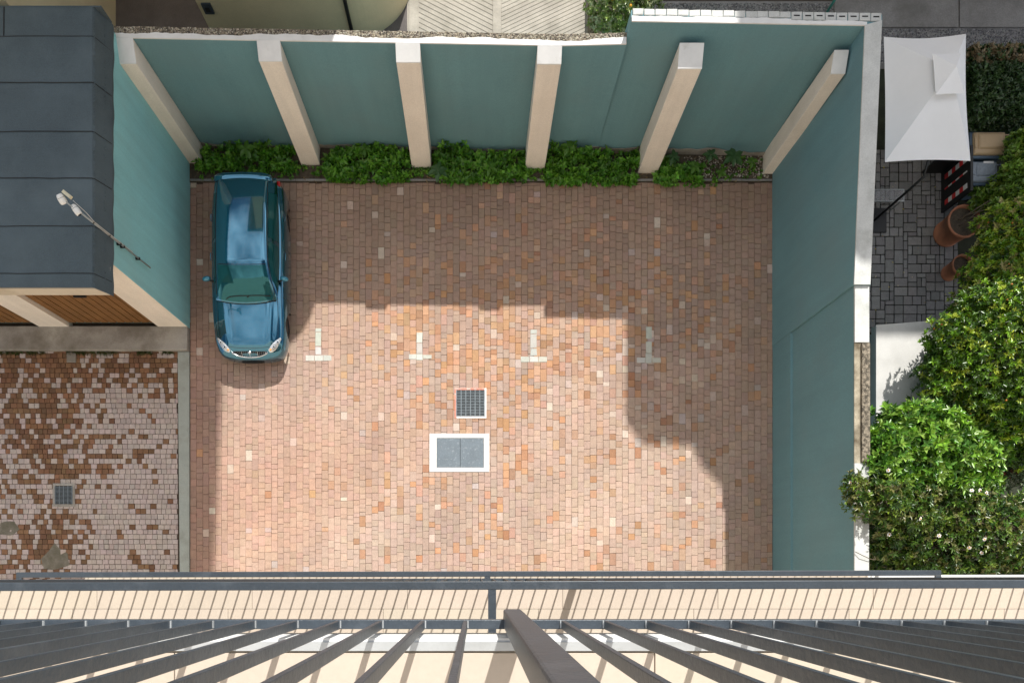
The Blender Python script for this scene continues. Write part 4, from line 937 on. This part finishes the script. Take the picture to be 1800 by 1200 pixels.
def crown_tips(lumps, per_area, seed=0, zmin=0.1, flat=0.8, deep=0.35):
    T_=[];A=[]
    for (c, r_) in lumps:
        n = int(per_area*4*math.pi*r_*r_); d = norm(rng.normal(size=(n,3)))
        f = 1+0.22*np.sin(d[:,0]*7+c[0]*5)*np.sin(d[:,1]*6+c[1])+0.18*np.sin(d[:,1]*9+c[1]*3)+0.15*np.sin(d[:,2]*11+d[:,0]*10+c[2])
        rad = r_*f*(1-deep*rng.random(n)**2.2); p = np.array(c)+d*rad[:,None]*np.array([1,1,flat])
        keep = p[:,2] > zmin
        for (c2, r2) in lumps:
            if c2 is c: continue
            keep &= np.linalg.norm((p-np.array(c2))/np.array([1,1,flat]),axis=1) > r2*0.72
        T_.append(p[keep]); A.append(norm(d[keep]+np.array([0,0,0.55])+rng.normal(0,.25,(keep.sum(),3))))
    return np.concatenate(T_), np.concatenate(A)
def bush(name, label, cat, base, lumps_px, per_area, k, spread, L, W, palette, m=None, trunk=0.07, deep=0.5, group=None, flat=0.8):
    lumps = [(tuple(at(x,y,z)), r_) for x,y,z,r_ in lumps_px]
    t = thing(name, label, cat, base, group)
    tips, ax = crown_tips(lumps, per_area, deep=deep, flat=flat)
    leaf_mesh('crown', *whorls(tips, ax, k, spread, L, W, palette), t, m)
    mb = MB(); b = Vector(base)
    top = Vector(lumps[0][0]); fork = b.lerp(Vector((b.x*.6+top.x*.4, b.y*.6+top.y*.4, top.z*.5)), 0.8)
    mb.tube([b-Vector((0,0,.2)), b.lerp(fork,.5)+Vector((.03,.02,0)), fork], [trunk*1.2,trunk,trunk*.8], 8)
    MBt = mb.build('trunk', M['bark'], t, smooth=True)
    lb = MB()
    for (c, r_) in lumps:
        c = Vector(c); mid_ = fork.lerp(c,.55)+Vector((random.uniform(-.1,.1),random.uniform(-.1,.1),-.08))
        lb.tube([fork, mid_, c], [trunk*.65,trunk*.45,trunk*.25], 6)
        for _ in range(7):
            d = Vector((random.gauss(0,1),random.gauss(0,1),abs(random.gauss(0,.8)))).normalized()*r_*.85; lb.tube([c, c+d*.5+Vector((0,0,-.03)), c+d], [trunk*.22,trunk*.15,trunk*.07], 5)
    lb.build('limbs', M['bark'], t, smooth=True)
    return t, lumps, tips, ax
YG = [(0.26,0.43,0.02),(0.19,0.36,0.02),(0.11,0.23,0.015),(0.05,0.12,0.01),(0.36,0.45,0.04)]
DG = [(0.06,0.13,0.018),(0.03,0.075,0.012),(0.085,0.17,0.02),(0.17,0.25,0.03)]
A1 = bush('shrub', 'yellow green berry bush in the sun beside the terracotta pots', 'shrub', (12.9,6.9,0), [(1785,420,2.0,.72),(1765,485,2.2,.68),(1800,500,2.3,.95),(1730,530,2.3,.55),(1800,400,2.2,.7)], 118, 8, 0.72, 0.098, 0.036, YG+[(0.36,0.33,0.12),(0.30,0.38,0.04)], M['leaf_gloss'], .06)
A2 = bush('tree', 'big glossy evergreen tree with orange fruit overhanging the pale shed roof', 'tree', (11.9,3.9,0), [(1720,640,2.9,.85),(1675,600,3.0,.50),(1665,660,2.8,.55),(1770,590,3.0,1.0),(1790,680,2.7,1.0),(1735,560,2.7,.70),(1700,690,2.5,.65),(1745,735,2.2,.75),(1800,760,2.2,.8)], 118, 8, 0.72, 0.098, 0.036, YG[1:]+[(0.06,0.13,0.01),(0.05,0.11,0.012)], M['leaf_gloss'], .10)
B = bush('shrub', 'bright green large leaved laurel leaning over the wall coping', 'shrub', (9.0,2.6,0), [(1600,790,3.3,.80),(1560,790,3.6,.45),(1640,765,3.2,.55),(1660,820,3.0,.75),(1705,820,2.6,.60),(1555,815,3.7,.42),(1600,750,3.3,.50),(1730,770,2.2,.6)], 105, 6, 0.62, 0.145, 0.062, [(0.19,0.37,0.03),(0.12,0.28,0.03),(0.06,0.16,0.02),(0.26,0.42,0.07)], M['leaf_gloss'], .08)
C = bush('shrub', 'dark leaved camellia with white flowers beside the lower balcony', 'shrub', (10.2,1.0,0), [(1555,875,4.0,.50),(1510,880,4.2,.26),(1500,850,4.25,.20),(1600,895,3.5,.60),(1570,935,3.2,.5),(1680,900,3.0,.70),(1640,960,2.9,.70),(1730,940,3.0,.75),(1790,930,3.0,.8),(1770,985,2.7,.7),(1700,990,2.7,.65),(1600,985,2.7,.55),(1545,975,2.6,.4)], 105, 6, 0.68, 0.10, 0.04, DG+[(0.16,0.17,0.05)], M['leaf_gloss'], .08, 0.5)
E = bush('shrub', 'fresh green broad leaved bush beside the tan lidded bin', 'shrub', (13.0,9.3,0), [(1802,255,1.4,.34),(1796,300,1.4,.38),(1768,348,1.1,.40),(1726,350,0.8,.24),(1800,345,1.5,.45)], 120, 6, 0.6, 0.13, 0.065, [(0.15,0.27,0.03),(0.12,0.22,0.03),(0.20,0.31,0.04)], M['leaf'], .05)
F_ = bush('shrub', 'small red leaved shrub among the green bushes', 'shrub', (12.5,2.5,0), [(1757,815,1.9,.33),(1740,840,1.7,.28)], 120, 6, 0.7, 0.09, 0.03, [(0.30,0.06,0.02),(0.22,0.07,0.03),(0.12,0.05,0.02)], M['leaf'], .03)
G_ = bush('shrub', 'grey green fine leaved shrub right of the red one', 'shrub', (13.1,2.3,0), [(1790,825,2.0,.45),(1800,790,1.9,.4)], 120, 7, 0.7, 0.09, 0.025, [(0.10,0.15,0.07),(0.13,0.17,0.09)], M['leaf'], .03)
H_ = bush('tree', 'sunlit citrus bush with orange fruit behind the step in the wall', 'tree', (3.55,13.9,0), [(1075,25,0.8,.50),(1105,10,0.9,.5),(1085,-10,1.0,.6),(1130,0,0.7,.4)], 170, 6, 0.65, 0.09, 0.04, [(0.28,0.38,0.10),(0.16,0.26,0.05),(0.42,0.48,0.26)], M['leaf_gloss'], .05)
# hedge: boxy mass of leaves
hd = thing('hedge', 'clipped dark evergreen hedge beside the white parasol', 'hedge', (13.5, 11.1, 0))
n = 5200; hx0, hx1, hy0, hy1, hz = at(1706,0,1.4).x, 15.2, at(0,200,1.4).y, at(0,84,1.4).y, 1.45
tp = np.stack([rng.uniform(hx0,hx1,n), rng.uniform(hy0,hy1,n), hz+0.08*np.sin(rng.uniform(0,6.28,n))-0.3*rng.random(n)**2], axis=1)
tp2 = np.stack([np.full(1500,hx0)+rng.uniform(-.05,.1,1500), rng.uniform(hy0,hy1,1500), rng.uniform(0.1,1.4,1500)], axis=1)
tp3 = np.stack([rng.uniform(hx0,hx1,1500), np.full(1500,hy0)+rng.uniform(-.05,.1,1500), rng.uniform(0.1,1.4,1500)], axis=1)
tpp = np.concatenate([tp,tp2,tp3]); axx = np.concatenate([np.tile([0,0,1.0],(n,1)), np.tile([-1,0,.5],(1500,1)), np.tile([0,-1,.5],(1500,1))])+rng.normal(0,.35,(n+3000,3))
dry = tpp[:,1] > hy1-0.42
Wd = whorls(tpp, axx, 6, 0.65, 0.10, 0.05, [(0.045,0.09,0.03),(0.03,0.065,0.022),(0.06,0.11,0.035)])
cc = Wd[5]; dr_ = np.tile(dry & (rng.random(len(dry)) < 0.6), 6); cc[dr_] = np.array([0.24,0.19,0.11])*(1+rng.normal(0,.2,(dr_.sum(),1)))
leaf_mesh('foliage', *Wd[:5], cc, hd, M['leaf_gloss'])
MB().box(hx0+.2, hx1-.2, hy0+.2, hy1-.2, 0, 1.1).build('branch_core', M['bark'], hd)

def scatter(tpl, parent, pts):
    for i, p in enumerate(pts):
        o = tpl if i == 0 else tpl.copy()
        if i: COL.objects.link(o)
        o.parent = parent; o.location = Vector(p)-Vector(parent['_o']); o.rotation_euler = (random.uniform(-.5,.5), random.uniform(-.5,.5), random.uniform(0,6))
def pick(tips, n, up=0.2):          # tips on the outside of the crown, seen from above, evenly spread
    best = {}
    for p in tips:
        k_ = (int(p[0]/0.17), int(p[1]/0.17))
        if k_ not in best or p[2] > best[k_][2]: best[k_] = p
    v_ = list(best.values()); random.shuffle(v_); return v_[:n]
    order = np.argsort(-(tips[:,2]+rng.random(len(tips))*1.2)); return [tips[i] for i in order[:n*3:3]]
fl_ = MB()
for k in range(6):
    a_ = k*math.pi/3; d = Vector((math.cos(a_), math.sin(a_), 0)); s_ = Vector((-d.y, d.x, 0))
    fl_.add([(0,0,.01), d*.026+s_*.017+Vector((0,0,.016)), d*.046+Vector((0,0,.01)), d*.026-s_*.017+Vector((0,0,.02))], [(0,1,2,3)])
fo = fl_.build('flower', M['petal'], None, (0,0,0))
MB().lathe([(0.014,.012),(0.010,.026),(0,.028)], 8).build('flower_centre', M['fruit'], fo)
fcen = fo.children[0]
cent = [p+np.array([0,0,.05]) for p in pick(C[2], 22)]
for i, p in enumerate(cent):
    o = fo if i == 0 else fo.copy()
    if i:
        COL.objects.link(o); q_ = fcen.copy(); COL.objects.link(q_); q_.parent = o
    o.parent = C[0]; o.location = Vector(p)-Vector(C[0]['_o']); o.rotation_euler = (random.uniform(-.5,.5), random.uniform(-.5,.5), random.uniform(0,6))
def ball(name, r_, m): return MB().lathe([(r_*math.sin(a_), -r_*math.cos(a_)) for a_ in np.linspace(0, math.pi, 7)], 10).build(name, m, None, (0,0,0), smooth=True)
scatter(ball('berry', 0.022, M['berry']), A2[0], [p+np.array([0,0,.03]) for p in pick(A2[2], 15)])
scatter(ball('berry', 0.020, M['berry']), A1[0], [p+np.array([0,0,.03]) for p in pick(A1[2], 7)])
scatter(ball('fruit', 0.045, M['fruit']), H_[0], [p+np.array([0,0,.03]) for p in pick(H_[2], 4)])

# weeds in the bed: dense low leaves
def weed_tips(regs, n):
    out_ = []
    for (xa, xb, ya, yb, zt, w_) in regs:
        m_ = int(n*w_); pxs = rng.uniform(xa,xb,m_); pys = rng.uniform(ya,yb,m_); z = zt*rng.random(m_)**1.5*(0.6+0.4*np.sin(pxs*.09)*np.sin(pys*.2+pxs*.05))+0.03
        kk = (CAM_H-z)/FPX; p = np.stack([(pxs-NX)*kk, (NY-pys)*kk, z], axis=1); ok = (np.sin(pxs*.11+np.sin(pys*.13)*2)+np.sin(pxs*.043+pys*.21)+rng.normal(0,.8,m_) > -0.75) & (p[:,1] < YW(p[:,0])-0.02) & (p[:,0] > XL+.03) & (p[:,0] < XR-.03)
        out_.append(p[ok])
    return np.concatenate(out_)
WG = [(0.085,0.25,0.014),(0.11,0.30,0.018),(0.06,0.17,0.014),(0.15,0.33,0.025)]
regs = [(345,522,262,302,.22,.8),(400,470,252,290,.4,.25),(572,722,268,308,.25,.8),(590,640,262,318,.2,.2),(600,700,252,290,.4,.35),(762,925,268,310,.25,.65),(830,925,270,320,.2,.25),(770,820,252,290,.45,.3),(960,1125,266,314,.32,.95),(1000,1110,280,323,.15,.25),(965,1040,240,285,.6,.55),(1150,1235,292,318,.2,.40),(1155,1200,280,326,.25,.2),(1240,1340,270,318,.1,.10),(350,520,300,315,.06,.10),(575,720,305,322,.12,.26),(770,925,305,322,.12,.26),(960,1120,312,326,.12,.26),(1150,1260,312,328,.08,.10),(520,572,292,308,.06,.08),(720,765,292,312,.06,.08),(925,962,296,316,.1,.15)]
wt_ = weed_tips(regs, 900)
stuff(leaf_mesh('weeds', *whorls(wt_, np.tile([0,-.15,1.0],(len(wt_),1))+rng.normal(0,.4,(len(wt_),3)), 6, 0.75, 0.055, 0.034, WG), bed, M['leaf']))
wt2 = weed_tips([r_ for r_ in regs if r_[5] > 0.18], 260); wt2[:,2] += 0.05
stuff(leaf_mesh('weeds', *whorls(wt2, np.tile([0,-.15,1.0],(len(wt2),1))+rng.normal(0,.4,(len(wt2),3)), 7, 0.8, 0.115, 0.066, [(0.10,0.28,0.02),(0.07,0.20,0.02),(0.14,0.34,0.03)], 0.4), bed, M['leaf']))
wt3 = weed_tips([(345,1340,255,322,.05,1.0)], 260)
stuff(leaf_mesh('dead_leaves', *whorls(wt3, np.tile([0,0,1.0],(len(wt3),1))+rng.normal(0,.3,(len(wt3),3)), 2, 0.9, 0.07, 0.03, [(0.22,0.15,0.07),(0.30,0.24,0.13),(0.16,0.11,0.05)]), bed, M['leaf']))
ed = weed_tips([(0,312,611,622,.06,.10),(118,134,600,612,.05,.02),(955,1350,314,322,.05,.22),(1531,1545,405,425,.2,.02)], 900) if False else None
# moss and grass tufts at the foot of the ledge and kerb
tn = 420; tx = rng.uniform(-12,-7.6,tn); tx = tx[(np.sin(tx*3.1)+np.sin(tx*7.3)) > -.3]; tpm = np.stack([tx, 5.43+rng.normal(0,.025,len(tx)), np.full(len(tx),.0)], axis=1)
stuff(leaf_mesh('grass_tufts', *whorls(tpm, np.tile([0,-.2,1.0],(len(tpm),1))+rng.normal(0,.3,(len(tpm),3)), 6, 0.6, 0.06, 0.012, [(0.06,0.11,0.02),(0.09,0.12,0.03),(0.12,0.11,0.04)]), side, M['leaf']))
# bigger weeds one by one
lf = MB().add([(0,0,0),(.035,.45,.05),(0,1,-.12),(-.035,.45,.05),(.22,.35,.10),(.2,.62,.06),(-.22,.35,.10),(-.2,.62,.06)], [(0,4,1),(4,5,1),(1,5,2),(0,1,3),(3,1,2),(0,3,6),(6,3,7),(3,2,7)])
lf.c = [(0.05,0.12,0.035)]*8
lf2 = MB().add(lf.v, lf.f); lf2.c = [(0.085,0.20,0.02)]*8
lo = lf.build('leaf', M['leaf'], None, (0,0,0), smooth=True); lo2 = lf2.build('leaf', M['leaf'], None, (0,0,0), smooth=True); first = {0:True,1:True}
def broad(px, py, z, nleaf, ll, label, kind=0):
    c = at(px, py, z); t = thing('weed_plant', label, 'weed', (c.x, c.y, 0.0))
    MB().tube([(c.x,c.y,0),(c.x,c.y,z)], 0.012, 6).build('stem', M['twig'], t)
    for k in range(nleaf):
        src = lo2 if kind else lo
        if first[kind]: o = src; first[kind] = False
        else: o = src.copy(); COL.objects.link(o)
        ring = k % 2; o.parent = t; o.location = (0,0,z-0.05*ring); s_ = ll*(1-.3*ring)*random.uniform(.85,1.15); o.scale = (s_,s_,s_)
        o.rotation_euler = (R(18 if ring else -8)+random.uniform(-.15,.15), random.uniform(-.15,.15), 2*math.pi*k/nleaf*1.0+random.uniform(-.2,.2))
broad(770,300,0.45,12,0.26,'dark blue green broad leaved weed at the foot of the third buttress')
broad(1290,275,0.5,12,0.28,'largest star shaped broad weed near the right end of the bed')
broad(1250,272,0.4,9,0.22,'smaller broad weed just left of the largest one')
broad(1184,276,0.4,9,0.22,'broad weed close to the right side of the fifth buttress')
broad(1222,292,0.3,10,0.20,'pale green leafy weed halfway between the fifth buttress and the gravel',1)
broad(1268,303,0.2,9,0.17,'small low weed growing out of the gravel in the bed',1)
broad(1322,285,0.3,8,0.18,'low broad weed beside the last buttress',1)
broad(432,262,0.4,10,0.26,'long leaved weed against the wall behind the car',1)
broad(640,262,0.35,8,0.22,'tall leafy weed in the bed between second and third buttress',1)
broad(862,295,0.3,9,0.22,'broad leaved weed in the middle of the bed left of the fourth buttress',1)
broad(1000,258,0.5,9,0.24,'tall green weed climbing the wall right of the fourth buttress',1)
nf = 60; fp = np.stack([rng.uniform(9.4,12.0,nf), rng.uniform(5.9,10.2,nf), np.full(nf,-0.015)], axis=1); an = rng.uniform(0,6.28,nf)
stuff(leaf_mesh('fallen_leaves', fp, np.stack([np.cos(an),np.sin(an),np.zeros(nf)],axis=1), norm(np.tile([0,0,1.0],(nf,1))+rng.normal(0,.15,(nf,3))), rng.uniform(.03,.07,nf), rng.uniform(.015,.03,nf), np.array([(0.45,0.36,0.04),(0.30,0.20,0.06),(0.5,0.45,0.3)])[rng.integers(0,3,nf)], gard))
bwr = thing('bent_wire', 'thin brown wire hanging over the right wall coping near the balcony', 'wire', (7.5, 0.3, 3.83))
MB().tube([at(1503,969,3.86), at(1515,975,3.90), at(1530,982,3.88), at(1539,983,3.80), at(1537,977,3.78)], 0.007, 6).build('strand', M['bark'], bwr, smooth=True)
for o in list(bpy.data.objects):
    if '_o' in o: del o['_o']
